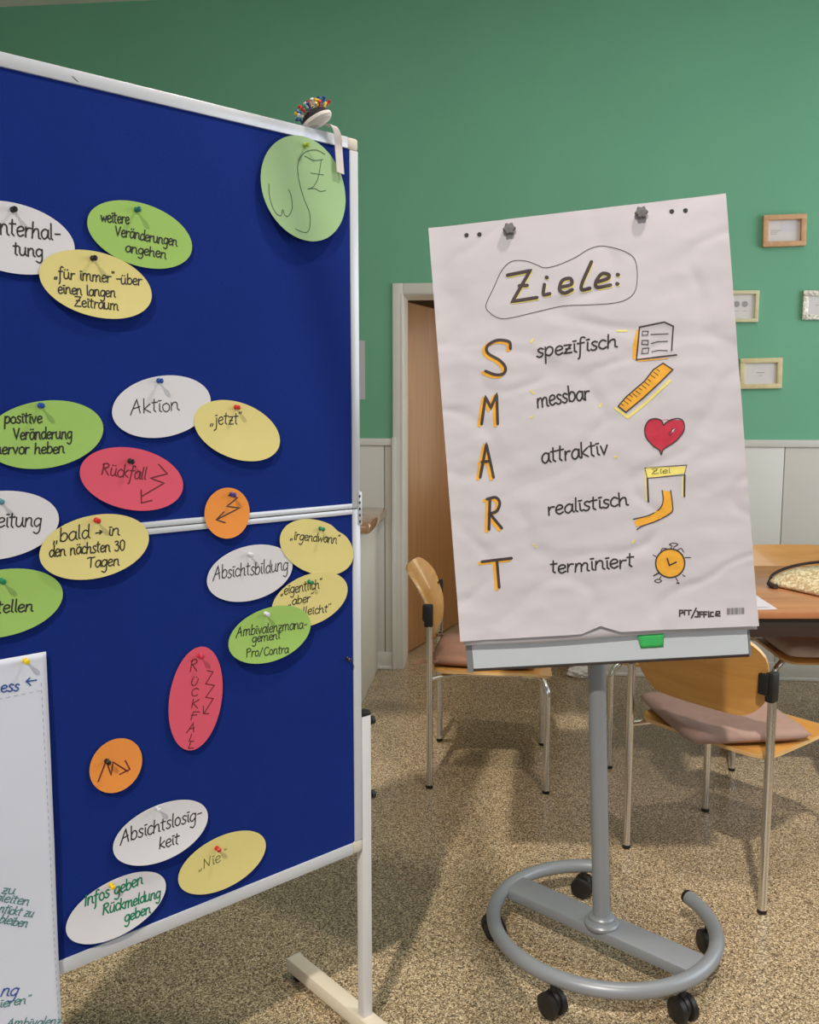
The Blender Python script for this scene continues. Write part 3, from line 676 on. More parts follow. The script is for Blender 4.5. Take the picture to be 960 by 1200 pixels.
# door casing and jamb lining
g = G(); CW = .055
g.box(DX0-CW, DX0, -.016, 0, 0, DZ+CW, .003); g.box(DX1, DX1+CW, -.016, 0, 0, DZ+CW, .003); g.box(DX0, DX1, -.016, 0, DZ, DZ+CW, .003)
g.box(DX0-.012, DX0+.001, -.018, T, 0, DZ+.004, .002); g.box(DX1-.004, DX1+.012, -.02, T, 0, DZ+.004, .002); g.box(DX0, DX1, -.01, T, DZ-.004, DZ+.012, .002)
g.box(DX0-CW-.004, DX0-CW+.016, -.03, 0, 0, 1.255, .003)
wall_obj(struct('trim_3', g, 'casing', 'grey white steel door frame'))
# the open door leaf
dn = bpy.data.objects.new('door_1', None); link(dn); dn.location = (-.025, 5.008, 0); dn.rotation_euler = (0, 0, R(64.9))
tag(dn, 'brown veneered door standing open into the hallway', kind='structure')
G().box(0, .88, .0, .04, .008, 1.988, .002).build('door_leaf', 'door', dn)
g = G().tube(fillet([(.82, -.002, 1.05), (.82, -.05, 1.05), (.70, -.05, 1.05)], .015), .009)
g.lathe([(.024, 0), (.024, .008), (.012, .01)], 18, axis_mat((.82, 0, 1.05), (0, -1, 0))); g.build('door_handle', 'needle', dn)

# ================================================================== WALL ITEMS
def wall_item(name, label, cat, x, z, group=None, tilt=0):
    o = thing(name, label, cat, group=group)
    o.matrix_world = Matrix.Translation(WO) @ Matrix.Rotation(WR, 4, 'Z') @ Matrix.Translation((x, 0, z)) @ Matrix.Rotation(tilt, 4, 'Y')
    return o
def picture(label, x0, x1, z0, z1, fm, fw, tilt, depth=.022, kind='text'):
    W, Hh = (x1-x0)*1.0049, z1-z0
    o = wall_item('picture_frame', label, 'picture frame', (x0+x1)/2*1.0049, (z0+z1)/2, 'small frames on the green wall', tilt)
    g = G()
    for a_, b_, c_, d_ in ((-W/2, W/2, Hh/2-fw, Hh/2), (-W/2, W/2, -Hh/2, -Hh/2+fw), (-W/2, -W/2+fw, -Hh/2+fw, Hh/2-fw), (W/2-fw, W/2, -Hh/2+fw, Hh/2-fw)):
        g.box(a_, b_, -depth, -.001, c_, d_, .0015)
    g.build('frame', fm, o)
    G().box(-W/2+fw, W/2-fw, -.008, -.002, -Hh/2+fw, Hh/2-fw).build('picture_mount', 'mount', o)
    g = G(); f = lambda x, y: (x, -.0086, y); rnd = random.Random(label)
    if kind == 'text':
        for j, (wl, yy) in enumerate(((.036, .004), (.02, -.010))):
            ribbon(g, [(-wl/2+k*wl/8, yy+rnd.uniform(-.0008, .0008)) for k in range(9)], .0026 if j == 0 else .0014, f)
    if kind == 'left_text':
        for j, (wl, yy) in enumerate(((.05, .004), (.036, -.004), (.03, -.012))):
            ribbon(g, [(-.062+k*wl/8, yy+rnd.uniform(-.0008, .0008)) for k in range(9)], .0014, f)
    if kind == 'faint':
        ribbon(g, [(-.04, 0), (.0, .002)], .0012, f)
    if kind == 'discs':
        for cx in (-.044, -.002, .038):
            for rr in (.004, .0085, .013):
                ribbon(g, [(cx+rr*math.cos(t*math.pi/8), .012+rr*math.sin(t*math.pi/8)) for t in range(17)], .0024, f)
            ribbon(g, [(cx-.008, -.022), (cx+.008, -.022)], .0012, f)
    g.build('print', 'print_grey', o, False)
    return o
pf = picture('light oak frame, the topmost of the small frames on the green wall', 1.745, 1.948, 2.2, 2.352, 'frame_oak', .024, R(-1), .03, 'left_text')
G().box(-.015, .076, -.0084, -.0078, -.002, .05).build('paper_slip', 'card_white', pf)
picture('pale frame with round dark prints, half hidden by the flipchart paper edge', 1.535, 1.742, 1.836, 1.991, 'frame_pale', .018, R(.5), .022, 'discs')
picture('silver patterned frame cut by the right edge of the photo', 1.952, 2.155, 1.845, 1.987, 'silver', .026, 0, .02, 'faint')
picture('pale birch frame with one line of text, lowest on the green wall', 1.665, 1.869, 1.506, 1.658, 'frame_birch', .024, R(-1), .022, 'text')
o = wall_item('wall_notice', 'white paper notice on the green wall, half hidden by the blue pinboard', 'notice', -.34, 1.607)
G().box(-.105, .105, -.003, -.001, -.153, .153).build('notice_sheet', 'paper', o)
g = G(); f = lambda x, y: (x, -.0034, y)
for j in range(8): ribbon(g, [(-.085, .1-j*.025), (.02, .1-j*.025)], .002, f)
g.build('print', 'print_grey', o, False)

# cabinet with worktop, left of the door
cb = thing('cabinet', 'white cabinet against the wall left of the door, mostly behind the pinboard', 'cabinet', WO, WR)
B = dict(x0=-1.3, x1=-.169, y0=-.62, y1=-.028)
g = G().box(B['x0'], B['x1'], B['y0'], B['y1'], .0, .826, .003); g.build('body', 'panel', cb)
for k in range(2):
    xa = B['x0']+.01+k*.56; dd = G().box(xa, xa+.55, B['y0']-.02, B['y0'], .08, .815, .003).build('cabinet_door', 'panel', cb)
    xk = xa+.5 if k == 0 else xa+.05
    G().tube([(xk, B['y0']-.022, .55), (xk, B['y0']-.045, .56), (xk, B['y0']-.045, .66), (xk, B['y0']-.022, .67)], .005).build('handle', 'needle', dd)
wt = G().box(-1.32, -.118, -.66, -.024, .828, .884, .018).build('worktop', 'worktop', None)
wt.location = WO; wt.rotation_euler = (0, 0, WR)
tag(wt, 'glossy brown worktop with a rounded corner lying on the white cabinet', 'worktop')

# crumpled paper on the floor by the wall
bm = bmesh.new(); bmesh.ops.create_icosphere(bm, subdivisions=4, radius=1)
for v in bm.verts:
    q = v.co.copy(); k = 1+.35*noise.noise(q*2.3)+.25*abs(noise.noise(q*5.1))
    v.co = Vector((q.x*.062*k, q.y*.035*k, max(-.026, q.z*.03*k)+.026))
me = bpy.data.meshes.new('crumpled_paper'); bm.to_mesh(me); bm.free(); me.materials.append(M['rag'])
o = link(bpy.data.objects.new('crumpled_paper', me)); o.location = (.905, 4.585, 0)
tag(o, 'small crumpled white paper on the floor against the back wall', 'paper')

# ================================================================== PINBOARD
BA = .8521; BD = (math.sin(BA), math.cos(BA)); BP = (-.1036, 1.8678)
BO = (BP[0]-BD[0]*.6, BP[1]-BD[1]*.6, 0); BR = math.atan2(BD[1], BD[0])
BM = Matrix.Translation(BO) @ Matrix.Rotation(BR, 4, 'Z')
pb = thing('pinboard', 'large blue felt pinboard in a white frame standing on two legs', 'pinboard', BO, BR)
ZB, ZM, ZT = .4497, 1.2067, 1.9497; TH = .022
G().box(-.58, .58, .002, TH-.002, ZM+.011, ZT-.022).build('upper_panel', 'blue', pb)
G().box(-.58, .58, .002, TH-.002, ZB+.0255, ZM-.0112).build('lower_panel', 'blue', pb)
for a_, b_, c_, d_ in ((-.575, .575, ZT-.022, ZT), (-.575, .575, ZB, ZB+.0255), (-.58, .58, ZM+.0008, ZM+.0112), (-.58, .58, ZM-.0114, ZM-.0008),
                       (.58, .6, ZM+.001, ZT-.024), (.58, .6, ZB+.027, ZM-.001), (-.6, -.58, ZM+.001, ZT-.024), (-.6, -.58, ZB+.027, ZM-.001)):
    G().box(a_, b_, -.001, TH, c_, d_, .0015).build('frame_rail', 'frame_white', pb)
G().box(-.575, .575, .004, TH-.004, ZM-.0009, ZM+.0009).build('seam', 'dark_seam', pb)
for sx in (-1, 1):
    for z0_, z1_ in ((ZT-.0245, ZT+.0006), (ZB-.0006, ZB+.028)):
        x0_, x1_ = sorted((sx*.574, sx*.6008))
        G().box(x0_, x1_, -.0018, TH+.001, z0_, z1_, .006).build('corner_cap', 'corner', pb)
    g = G().box(*sorted((sx*.5935, sx*.603)), -.0032, TH+.002, ZM-.035, ZM+.035, .001)
    h = g.build('hinge', 'frame_white', pb)
    gg = G()
    for k in range(5): gg.box(*sorted((sx*.5945, sx*.5985)), -.0038, -.003, ZM-.030+k*.0132, ZM-.0245+k*.0132)
    gg.build('knuckle', 'dark_seam', h)
    lx0, lx1 = sorted((sx*.6012, sx*.626))
    lg = G().box(lx0, lx1, -.0005, TH, .03, .752, .002).build('leg', 'post_white', pb)
    G().box(lx0-.0005, lx1+.0005, -.001, TH+.0005, .752, .762, .003).build('end_cap', 'black', lg)
    for zk in (.735, .565):
        G().lathe([(.005, 0), (.005, .006), (.009, .007), (.0095, .015), (.006, .018)], 16, axis_mat((sx*.626, .011, zk), (sx, 0, 0))).build('knob', 'black', lg)
    ft = G().box(*sorted((sx*.594, sx*.634)), -.285, .300, .014, .05, .006).build('foot', 'foot_cream', pb)
    for ya, yb in ((-.288, -.279), (.294, .303)):
        G().box(*sorted((sx*.5935, sx*.6345)), ya, yb, .0135, .0505, .002).build('foot_cap', 'corner', ft)
    for yy in (-.26, .275):
        G().lathe([(.014, 0), (.016, .004), (.016, .014)], 16, Matrix.Translation((sx*.614, yy, 0))).build('foot_pad', 'black', ft)
g = G()
for x_, z_ in ((.031, 1.9352), (.027, 1.938)):
    ribbon(g, [(x_, z_), (x_+.005, z_-.003)], .0012, lambda x, y: (x, -.0013, y))
g.build('scuff_mark', 'dark_seam', pb, False)

CARDS = {  # key: (material, layer, ink, pen width, label)
 'unterhal': ('card_white', 0, 'ink', .0021, 'white oval card reading nterhaltung, top left, cut by the photo edge'),
 'weitere': ('card_green', 0, 'ink', .0019, 'green oval card reading weitere Veränderungen angehen'),
 'immer': ('card_yellow', 2, 'ink', .0018, 'yellow oval card reading für immer über einen langen Zeitraum'),
 'wsz': ('card_lime', 1, 'ink_thin', .0012, 'large pale green round card with W and Z under the pincushion'),
 'aktion': ('card_white', 0, 'ink', .0016, 'white oval card reading Aktion'),
 'jetzt': ('card_yellow', 1, 'ink', .0017, 'yellow oval card reading jetzt'),
 'positive': ('card_green', 0, 'ink', .002, 'green oval card reading positive Veränderung hervorheben'),
 'rueckfall': ('card_red', 1, 'ink_red', .0018, 'red oval card with sideways Rückfall and a zigzag arrow, lying flat'),
 'orange1': ('card_orange', 1, 'ink_brown', .002, 'orange round card with zigzag arrow over the seam between the blue panels'),
 'eitung': ('card_white', 0, 'ink', .0019, 'white oval card reading eitung, cut by the left photo edge'),
 'bald': ('card_yellow', 2, 'ink', .0019, 'yellow oval card reading bald, in den nächsten 30 Tagen'),
 'ellen': ('card_green', 0, 'ink', .0021, 'green oval card reading ellen, cut by the left photo edge above the white sheet'),
 'bildung': ('card_white', 0, 'ink', .0017, 'white oval card reading Absichtsbildung'),
 'irgend': ('card_yellow', 1, 'ink', .0017, 'yellow oval card reading irgendwann with a nick in its rim'),
 'eigent': ('card_yellow', 3, 'ink', .0017, 'yellow oval card reading eigentlich, aber, vielleicht'),
 'ambiv': ('card_green', 5, 'ink', .0017, 'green oval card reading Ambivalenzmanagement Pro/Contra'),
 'rueckv': ('card_red', 0, 'ink_red', .0015, 'red oval card hung upright reading Rückfall downwards beside a zigzag arrow'),
 'orange2': ('card_orange', 0, 'ink_red', .002, 'orange round card with jagged arrow on the lower blue panel beside the white sheet'),
 'losig': ('card_white', 0, 'ink', .002, 'white oval card reading Absichtslosigkeit'),
 'nie': ('card_yellow', 0, 'ink_thin', .0012, 'yellow oval card reading Nie, lowest yellow card'),
 'infos': ('card_white', 0, 'ink_green', .0024, 'white oval card with green writing Infos geben Rückmeldung geben'),
}
LIFT = {'wsz': .012, 'losig': .009, 'ambiv': .006, 'infos': .007, 'eigent': .001, 'aktion': .001, 'bald': .004, 'immer': .004, 'unterhal': .001, 'eitung': .001, 'bildung': .001, 'weitere': .001, 'irgend': .001, 'positive': .001}
CF = {}
for key, (m_, layer, ink, pw, label) in CARDS.items():
    cx, cz, a_, b_, th = D['cards'][key]; pw *= 1.15
    base = .0016+layer*.0012; lift = LIFT.get(key, .0035)
    up = b_*1.0 if abs(th) < .8 else a_
    name = 'round_card' if a_ == b_ else 'oval_card'
    o = bpy.data.objects.new(name, None)
    ct, st = math.cos(th), math.sin(th)
    def zoff(x, y, lift=lift, up=up, ct=ct, st=st):     # paper hangs a little away from the board below its pin
        v = (x*st+y*ct)/up; t = max(0, (.7-v))/1.7
        return lift*t*t
    g = G(); n = 64; rings = [0, .25, .5, .75, .9, 1.0]
    def rim(k):
        r_ = 1.0
        if key == 'irgend':
            d_ = (k*360/n-66); r_ = 1-.07*math.exp(-(d_/9)**2)
        return r_
    top, bot = [], []
    for r_ in rings:
        for k in range(n if r_ else 1):
            q = rim(k); x, y = a_*r_*q*math.cos(k*2*math.pi/n), b_*r_*q*math.sin(k*2*math.pi/n)
            top.append((x, y, zoff(x, y)+.0005)); bot.append((x, y, zoff(x, y)))
    F = []
    for j in range(n): F.append((0, 1+j, 1+(j+1) % n))
    for i in range(len(rings)-2):
        s0 = 1+i*n; s1 = s0+n
        F += [(s0+j, s1+j, s1+(j+1) % n, s0+(j+1) % n) for j in range(n)]
    nt_ = len(top); F2 = [tuple(i+nt_ for i in f[::-1]) for f in F]; s1 = 1+(len(rings)-2)*n
    rimf = [(s1+j, nt_+s1+j, nt_+s1+(j+1) % n, s1+(j+1) % n) for j in range(n)]
    o = mesh(name, top+bot, F+F2+rimf, m_, None, .7)
    o.matrix_world = BM @ Matrix.Translation((cx, -base, cz)) @ Matrix.Rotation(math.pi/2, 4, 'X') @ Matrix.Rotation(th, 4, 'Z')
    tag(o, label, 'card', 'moderation cards pinned on the blue board')
    def fw(x, z, cx=cx, cz=cz, ct=ct, st=st, zoff=zoff):
        u, v = x-cx, z-cz; lx, ly = u*ct+v*st, -u*st+v*ct
        return (lx, ly, zoff(lx, ly)+.0009)
    CF[key] = (fw, base)
    g = G()
    for k_, t_, x0, y0, x1, y1, xh in D['T']:
        if k_ == key: write(g, t_, x0, y0, x1, y1, xh, pw, fw)
    for k_, c_, pts in D['S']:
        if k_ == key:
            P = [(p[0], p[1], 0) for p in pts]
            ribbon(g, catmull(P, 6) if c_ else P, pw if key == 'wsz' else pw*1.05, fw)
    if g.V: g.build('writing', ink, o, False)

# large white sheet at the lower left
SX0, SX1, SZ0, SZ1 = -.64, -.0576, .06, 1.02
def sheet_off(x, z):
    return -.0035-.004*(1+noise.noise(Vector((x*3, z*4, 2))))*min(1, (SZ1-z)*3)
def sheet_right(z): return SX1-.0065*min(1, (SZ1-z)/.65)
nx, nz = 60, 90; V = []
for j in range(nz+1):
    z = SZ0+(SZ1-SZ0)*j/nz; xr = sheet_right(z)
    for i in range(nx+1):
        x = SX0+(xr-SX0)*i/nx; V.append((x, sheet_off(x, z), z))
F = [(j*(nx+1)+i, j*(nx+1)+i+1, (j+1)*(nx+1)+i+1, (j+1)*(nx+1)+i) for j in range(nz) for i in range(nx)]
o = mesh('poster_sheet', V, F, 'paper_cool', None, True, None, False); o.matrix_world = BM
md = o.modifiers.new('thickness', 'SOLIDIFY'); md.thickness = .0004; md.offset = 1
tag(o, 'large white paper sheet pinned at the lower left of the blue board', 'paper sheet')
f = lambda x, z: (x, sheet_off(x, z)-.0012, z)
for k_, t_, x0, y0, x1, y1, xh in D['T']:
    if k_ in ('sheet', 'sheet_blue'):
        g = G(); write(g, t_, x0, y0, x1, y1, xh, .0015 if k_ == 'sheet' else .0022, f)
        if t_ == 'ess':
            for kk, c_, pts in D['S']:
                if kk == 'sheet_blue': ribbon(g, pts, .0022, f)
        g.build('writing', 'ink_teal' if k_ == 'sheet' else 'ink_blue', o, False)
g = G(); z = .97
while z > .1:
    ribbon(g, [(-.0685, z), (-.0685, z-.006)], .0006, f, 0, cap=False); z -= .012
x = -.07
while x > -.3:
    ribbon(g, [(x, .957), (x-.006, .957)], .0006, f, 0, cap=False); x -= .012
g.build('printed_guide_line', 'print_grey', o, False)

# push pins
def push_pin(col, x, y, z, label):
    o = thing('push_pin', label, 'push pin', group='push pins on the blue board')
    o.matrix_world = BM @ Matrix.Translation((x, y, z)) @ Matrix.Rotation(math.pi/2, 4, 'X') @ Matrix.Rotation(R(4), 4, 'X')
    G().lathe([(.0008, .0), (.0044, .0002), (.0046, .0014), (.0024, .0024), (.002, .006), (.0032, .0078), (.0044, .0096), (.0046, .0112), (.0036, .0128), (.001, .0134)], 14).build('head', 'pin_'+col, o)
    G().tube([(0, 0, .001), (0, 0, -.006)], .0005, 6).build('needle', 'needle', o)
NM = {'unterhal': 'white card reading nterhaltung', 'weitere': 'green card reading weitere Veränderungen', 'immer': 'yellow card reading für immer', 'wsz': 'large pale green round card',
      'aktion': 'white card reading Aktion', 'jetzt': 'yellow card reading jetzt', 'positive': 'green card reading positive Veränderung', 'rueckfall': 'flat red card reading Rückfall', 'orange1': 'orange round card over the seam',
      'eitung': 'white card reading eitung', 'bald': 'yellow card reading bald', 'ellen': 'green card reading ellen', 'bildung': 'white card reading Absichtsbildung', 'irgend': 'yellow card reading irgendwann', 'eigent': 'yellow card reading eigentlich',
      'ambiv': 'green card reading Ambivalenzmanagement', 'rueckv': 'upright red card', 'orange2': 'orange round card beside the white sheet', 'losig': 'white card reading Absichtslosigkeit', 'nie': 'yellow card reading Nie', 'infos': 'white card with green writing', 'sheet': 'large white sheet'}
for col, key, x, z in D['pins']:
    if key == 'sheet': y, lab = sheet_off(x, z)-.0012, 'yellow push pin holding the top corner of the large white sheet'
    elif key == '': y, lab = .0015, 'black push pin stuck alone in the blue felt near the right frame'
    else:
        fw, base = CF[key]; y = -base-fw(x, z)[2]; lab = f'{col} push pin holding the {NM[key]}'
    push_pin(col, x, y, z, lab)

# pincushion with strap on the top rail
pc = thing('pincushion', 'white wrist pincushion full of pins on the top rail of the pinboard', 'pincushion')
PCM = BM @ Matrix.Translation((.507, .008, ZT+.0195)); pc.matrix_world = PCM
ax = Vector((-.40, .27, .87)).normalized(); AM = axis_mat((0, 0, 0), ax)
g = G().lathe([(.001, -.010), (.018, -.0095), (.027, -.007), (.031, -.002), (.031, .003), (.028, .005)], 28, AM); g.build('base', 'fabric_white', pc)
g = G().lathe([(.029, .003), (.0275, .010), (.022, .016), (.012, .020), (.001, .021)], 24, AM); g.build('padding', 'fabric_dark', pc)
sp = catmull([(.012, -.012, -.012), (.022, -.022, -.012), (.033, -.021, -.028), (.038, -.0165, -.048), (.040, -.0165, -.073), (.0415, -.0175, -.0965)], 6)
V = []
for i, p in enumerate(sp):
    V += [p+Vector((-.0085, 0, .002)), p+Vector((.0085, -.0005, 0)), p+Vector((.0085, -.002, 0)), p+Vector((-.0085, -.0015, .002))]
F = []
for i in range(len(sp)-1):
    for k in range(4): F.append((i*4+k, i*4+(k+1) % 4, i*4+4+(k+1) % 4, i*4+4+k))
F += [(0, 1, 2, 3), tuple(len(V)-4+k for k in range(4))]
mesh('strap', V, F, 'fabric_white', pc, .8)
rnd = random.Random(11)
cols = ['red', 'yellow', 'blue', 'red', 'blue', 'white', 'yellow', 'red', 'blue', 'yellow', 'red', 'blue', 'white', 'blue', 'red', 'blue', 'yellow', 'green', 'red', 'blue', 'blue', 'white', 'red', 'yellow', 'blue', 'red', 'green', 'yellow', 'blue', 'red', 'blue', 'white', 'red', 'blue']
SEEN = {}
PROTO = {}
for i, c in enumerate(cols):
    ph = i*2.399963; rr = math.sqrt((i+.5)/len(cols))*.95; el = math.acos(max(-1, min(1, rr)))
    dl = Vector((math.cos(ph)*rr, math.sin(ph)*rr, math.sin(el)+.25)).normalized()
    base = AM @ Vector((math.cos(ph)*rr*.028, math.sin(ph)*rr*.028, .003+.019*math.sqrt(max(0, 1-rr*rr))))
    dw = (AM.to_3x3() @ dl)
    base = base-dw*rnd.uniform(.0, .007)+Vector((0, 0, .001))
    if base.z+dw.z*.012 < -.012: dw = (dw+Vector((0, 0, .5))).normalized()
    lab = f'{c} headed pin stuck in the pincushion on the pinboard'
    o = thing('pushed_in_pin', lab, 'pin', group=f'{c} pins in the pincushion')
    o.name = 'cushion_pin'
    o.matrix_world = PCM @ axis_mat(base, dw)
    if c not in PROTO:
        hh = G().lathe([(.0005, .0082), (.0030, .0085), (.0022, .011), (.0024, .0145), (.0036, .0165), (.0036, .0190), (.0005, .0200)], 10).build('head', 'pin_'+c, o)
        nn = G().tube([(0, 0, -.003), (0, 0, .0085)], .0005, 6).build('needle', 'needle', o)
        PROTO[c] = (hh, nn)
    else:
        for q in PROTO[c]:
            k_ = q.copy(); sc.collection.objects.link(k_); k_.parent = o

# ================================================================== FLIPCHART
FC = Vector((.4201, 2.0934, 1.3781)); Fr = Vector((.9889, -.1176, .0906)).normalized(); Fu = Vector((-.0778, .1095, .9909)).normalized()
Fn = Fr.cross(Fu).normalized(); Fu = Fn.cross(Fr)
PO = Vector((.4908, 2.15, 0))
st = thing('flipchart_stand', 'grey wheeled flipchart stand with a white board and a ring base', 'flipchart stand', PO)
def fl(x, y, z): return FC+Fr*x+Fu*y+Fn*z-PO           # flipchart head frame, local to the stand
FMx = Matrix(((Fr.x, Fu.x, Fn.x, FC.x), (Fr.y, Fu.y, Fn.y, FC.y), (Fr.z, Fu.z, Fn.z, FC.z), (0, 0, 0, 1)))
FML = Matrix.Translation(-PO) @ FMx
def flbox(name, x0, x1, y0, y1, z0, z1, m, b=.001):
    return G().box(x0, x1, y0, y1, z0, z1, b, rot=FML).build(name, m, st)
flbox('board', -.316, .32, -.558, .47, -.034, -.014, 'whiteboard', .002)
flbox('frame_rail', -.330, -.316, -.566, .472, -.037, -.0135, 'grey_steel')
flbox('frame_rail', .32, .325, -.562, .472, -.037, -.0145, 'grey_steel')
flbox('frame_rail', -.316, .32, -.564, -.558, -.037, -.0135, 'apron')
flbox('clamp_bar', -.32, .32, .44, .475, -.034, -.013, 'grey_steel', .003)
# pole: leans slightly left to the board's back
ptop = Vector((.4605, 2.148, .80)) - PO
pt2 = ptop + (ptop-Vector((0, 0, .1)))*.75
G().tube([(0, 0, .108), tuple(pt2)], .0218, 24).build('pole', 'grey_steel', st)
G().lathe([(.043, .105), (.044, .108), (.044, .113), (.041, .117), (.034, .119), (.033, .121), (.033, .128), (.030, .132), (.0222, .133)], 28, Matrix.Identity(4)).build('collar', 'grey_steel', st)
flbox('bracket', -.03, .06, -.25, .05, -.065, -.037, 'grey_steel', .004)
e0 = Vector((.285, 2.356, 0))-PO; e1 = Vector((.6885, 1.985, 0))-PO
dv = (e1-e0).normalized(); nv = Vector((-dv.y, dv.x, 0))
cbm = Matrix(((dv.x, nv.x, 0, e0.x), (dv.y, nv.y, 0, e0.y), (0, 0, 1, 0), (0, 0, 0, 1)))
G().box(.0, (e1-e0).length, -.043, .043, .078, .106, .004, rot=cbm).build('cross_bar', 'grey_steel', st)
RC = Vector((.5, 2.182, 0))-PO; RR = .281
a0, a1 = 24.0, 80.0     # the gap in the ring
ring = [RC+Vector((RR*math.cos(t), RR*math.sin(t), .094)) for t in [R(a1+(360-a1+a0)*i/70) for i in range(71)]]
rg = G().tube(ring, .0185, 16).build('ring', 'grey_steel', st)
for p, q in ((ring[0], ring[1]), (ring[-1], ring[-2])):
    dq = (p-q).normalized(); G().tube([p-dq*.004, p+dq*.006], [.0192, .018], 16).build('ring_cap', 'black', rg)
for cx, cy, hd in ((.226, 2.262, 100), (.506, 2.462, 60), (.334, 1.948, 35), (.636, 1.93, 25), (.785, 2.198, 10)):
    p = Vector((cx, cy, 0))-PO; pr = RC+(p-RC).normalized()*RR; pr.z = 0
    cs = G().tube([(pr.x, pr.y, .05), (pr.x, pr.y, .084)], .009, 12)
    hx = Vector((math.cos(R(hd)), math.sin(R(hd)), 0))
    side = (p-RC).normalized(); wc = pr+side*.004+Vector((0, 0, .03))
    cs.lathe([(.018, -.006), (.024, -.005), (.026, 0), (.024, .005), (.018, .006)], 18, axis_mat(wc+Vector((0, 0, .006)), hx))
    c_ = cs.build('caster', 'black', st)
    for s_ in (-1, 1):
        G().lathe([(.010, -.0085), (.026, -.0085), (.030, -.006), (.030, .006), (.026, .0085), (.010, .0085)], 22, axis_mat(wc+hx*s_*.0155, hx)).build('wheel', 'black', c_)
# star knobs holding the paper
for x_, y_ in ((-.1514, .4682), (.1501, .4704)):
    g = G(); g.lathe([(.005, -.013), (.005, .006)], 12, FML @ Matrix.Translation((x_, y_, 0)))
    n = 36; prof = [(0, .006), (.006, .0062), (.012, .006), (.0135, .009), (.0135, .015), (.011, .018), (.001, .0185)]
    V = []
    for r_, z_ in prof:
        for k in range(n):
            t = k*2*math.pi/n; q = r_*(1+.13*math.cos(6*t)); V.append(FML @ Vector((x_+q*math.cos(t), y_+q*math.sin(t), z_)))
    F = [(i*n+k, i*n+(k+1) % n, (i+1)*n+(k+1) % n, (i+1)*n+k) for i in range(len(prof)-1) for k in range(n)]
    g.add(V, F); g.build('star_knob', 'knob', st)

# paper: under sheets (pad) and the written front sheet
def crumple(x, y):
    e = noise.noise(Vector((x*5+y*2, y*9, 1.7)))*.0022+noise.noise(Vector((x*13-y*6, y*26, 4.1)))*.0014+noise.noise(Vector((x*30+y*9, y*46, 7.7)))*.0005
    c = abs(noise.noise(Vector((x*4-y*3, y*7+x*2, 9.3)))); e -= .0022*max(0, 1-c*7)
    e += .0012*max(0, 1-abs((x+.16)*.8-(.33-y)*-.55-.0)*28) if -.12 < y < .2 else 0
    return e
def curl(x, y):
    t = max(0, (-.36-y)/.13); return .006*t*t+.004*max(0, (abs(x)-.3)/.04)**2*(1 if x < 0 else .6)
def disp(x, y): return .0045+crumple(x, y)*(.4+.6*min(1, (.5-y)*3))+curl(x, y)
def ub(x):   # lower edge of the front sheet, with a small buckle
    return -.4865+.006*(x < -.29)*0+.017*max(0, 1-abs(x+.012)/.045)-.004*max(0, (x-.1)/.24)
def surf(x, y): return (x, y, disp(x, y)+.0007)
def surf_hi(x, y): return (x, y, disp(x, y)+.0013)
def surf_lo(x, y): return (x, y, disp(x, y)+.0010)
nx, ny = 120, 170; V = []
for j in range(ny+1):
    for i in range(nx+1):
        x = -.34+.68*i/nx; y = ub(x)+(.4935-ub(x))*j/ny
        V.append((x, y, disp(x, y)))
F = [(j*(nx+1)+i, j*(nx+1)+i+1, (j+1)*(nx+1)+i+1, (j+1)*(nx+1)+i) for j in range(ny) for i in range(nx)]
ps = mesh('flipchart_sheet', V, F, 'paper', None, True, None, False); ps.matrix_world = FMx
tag(ps, 'white crumpled flipchart sheet headed Ziele with the word SMART', 'flipchart paper')
nx, ny = 50, 70; V = []
for j in range(ny+1):
    for i in range(nx+1):
        x = -.333+.671*i/nx; yb_ = -.4985+.003*math.sin(x*9)-.003*x; y = yb_+(.486-yb_)*j/ny
        V.append((x, y, -.0005+.5*curl(x, y)*.6))
F = [(j*(nx+1)+i, j*(nx+1)+i+1, (j+1)*(nx+1)+i+1, (j+1)*(nx+1)+i) for j in range(ny) for i in range(nx)]
pd = mesh('flipchart_pad', V, F, 'paper', None, .8, None, False); pd.matrix_world = FMx
md = pd.modifiers.new('thickness', 'SOLIDIFY'); md.thickness = .008; md.offset = -1
tag(pd, 'pad of blank flipchart paper behind the written Ziele sheet', 'flipchart pad')
g = G()
for x_, y_ in ((-.2517, .4677), (-.2216, .4663), (.2188, .4681), (.2491, .4665)):
    n = 16; g.add([surf(x_+.0052*math.cos(k*2*math.pi/n), y_-.001+.0052*math.sin(k*2*math.pi/n)) for k in range(n)], [tuple(range(n))], 0)
    n = 10; ring_ = [surf_hi(x_+.0062*math.cos(R(15+k*15)), y_+.0008+.0062*math.sin(R(15+k*15))) for k in range(n+1)]
    ring_ += [surf_hi(x_+.002*math.cos(R(165-k*15)), y_+.003+.002*math.sin(R(165-k*15))) for k in range(n+1)]
    g.add(ring_, [tuple(range(len(ring_)))], 1)
g.build('punched_hole', ['black', 'paper'], ps, False)
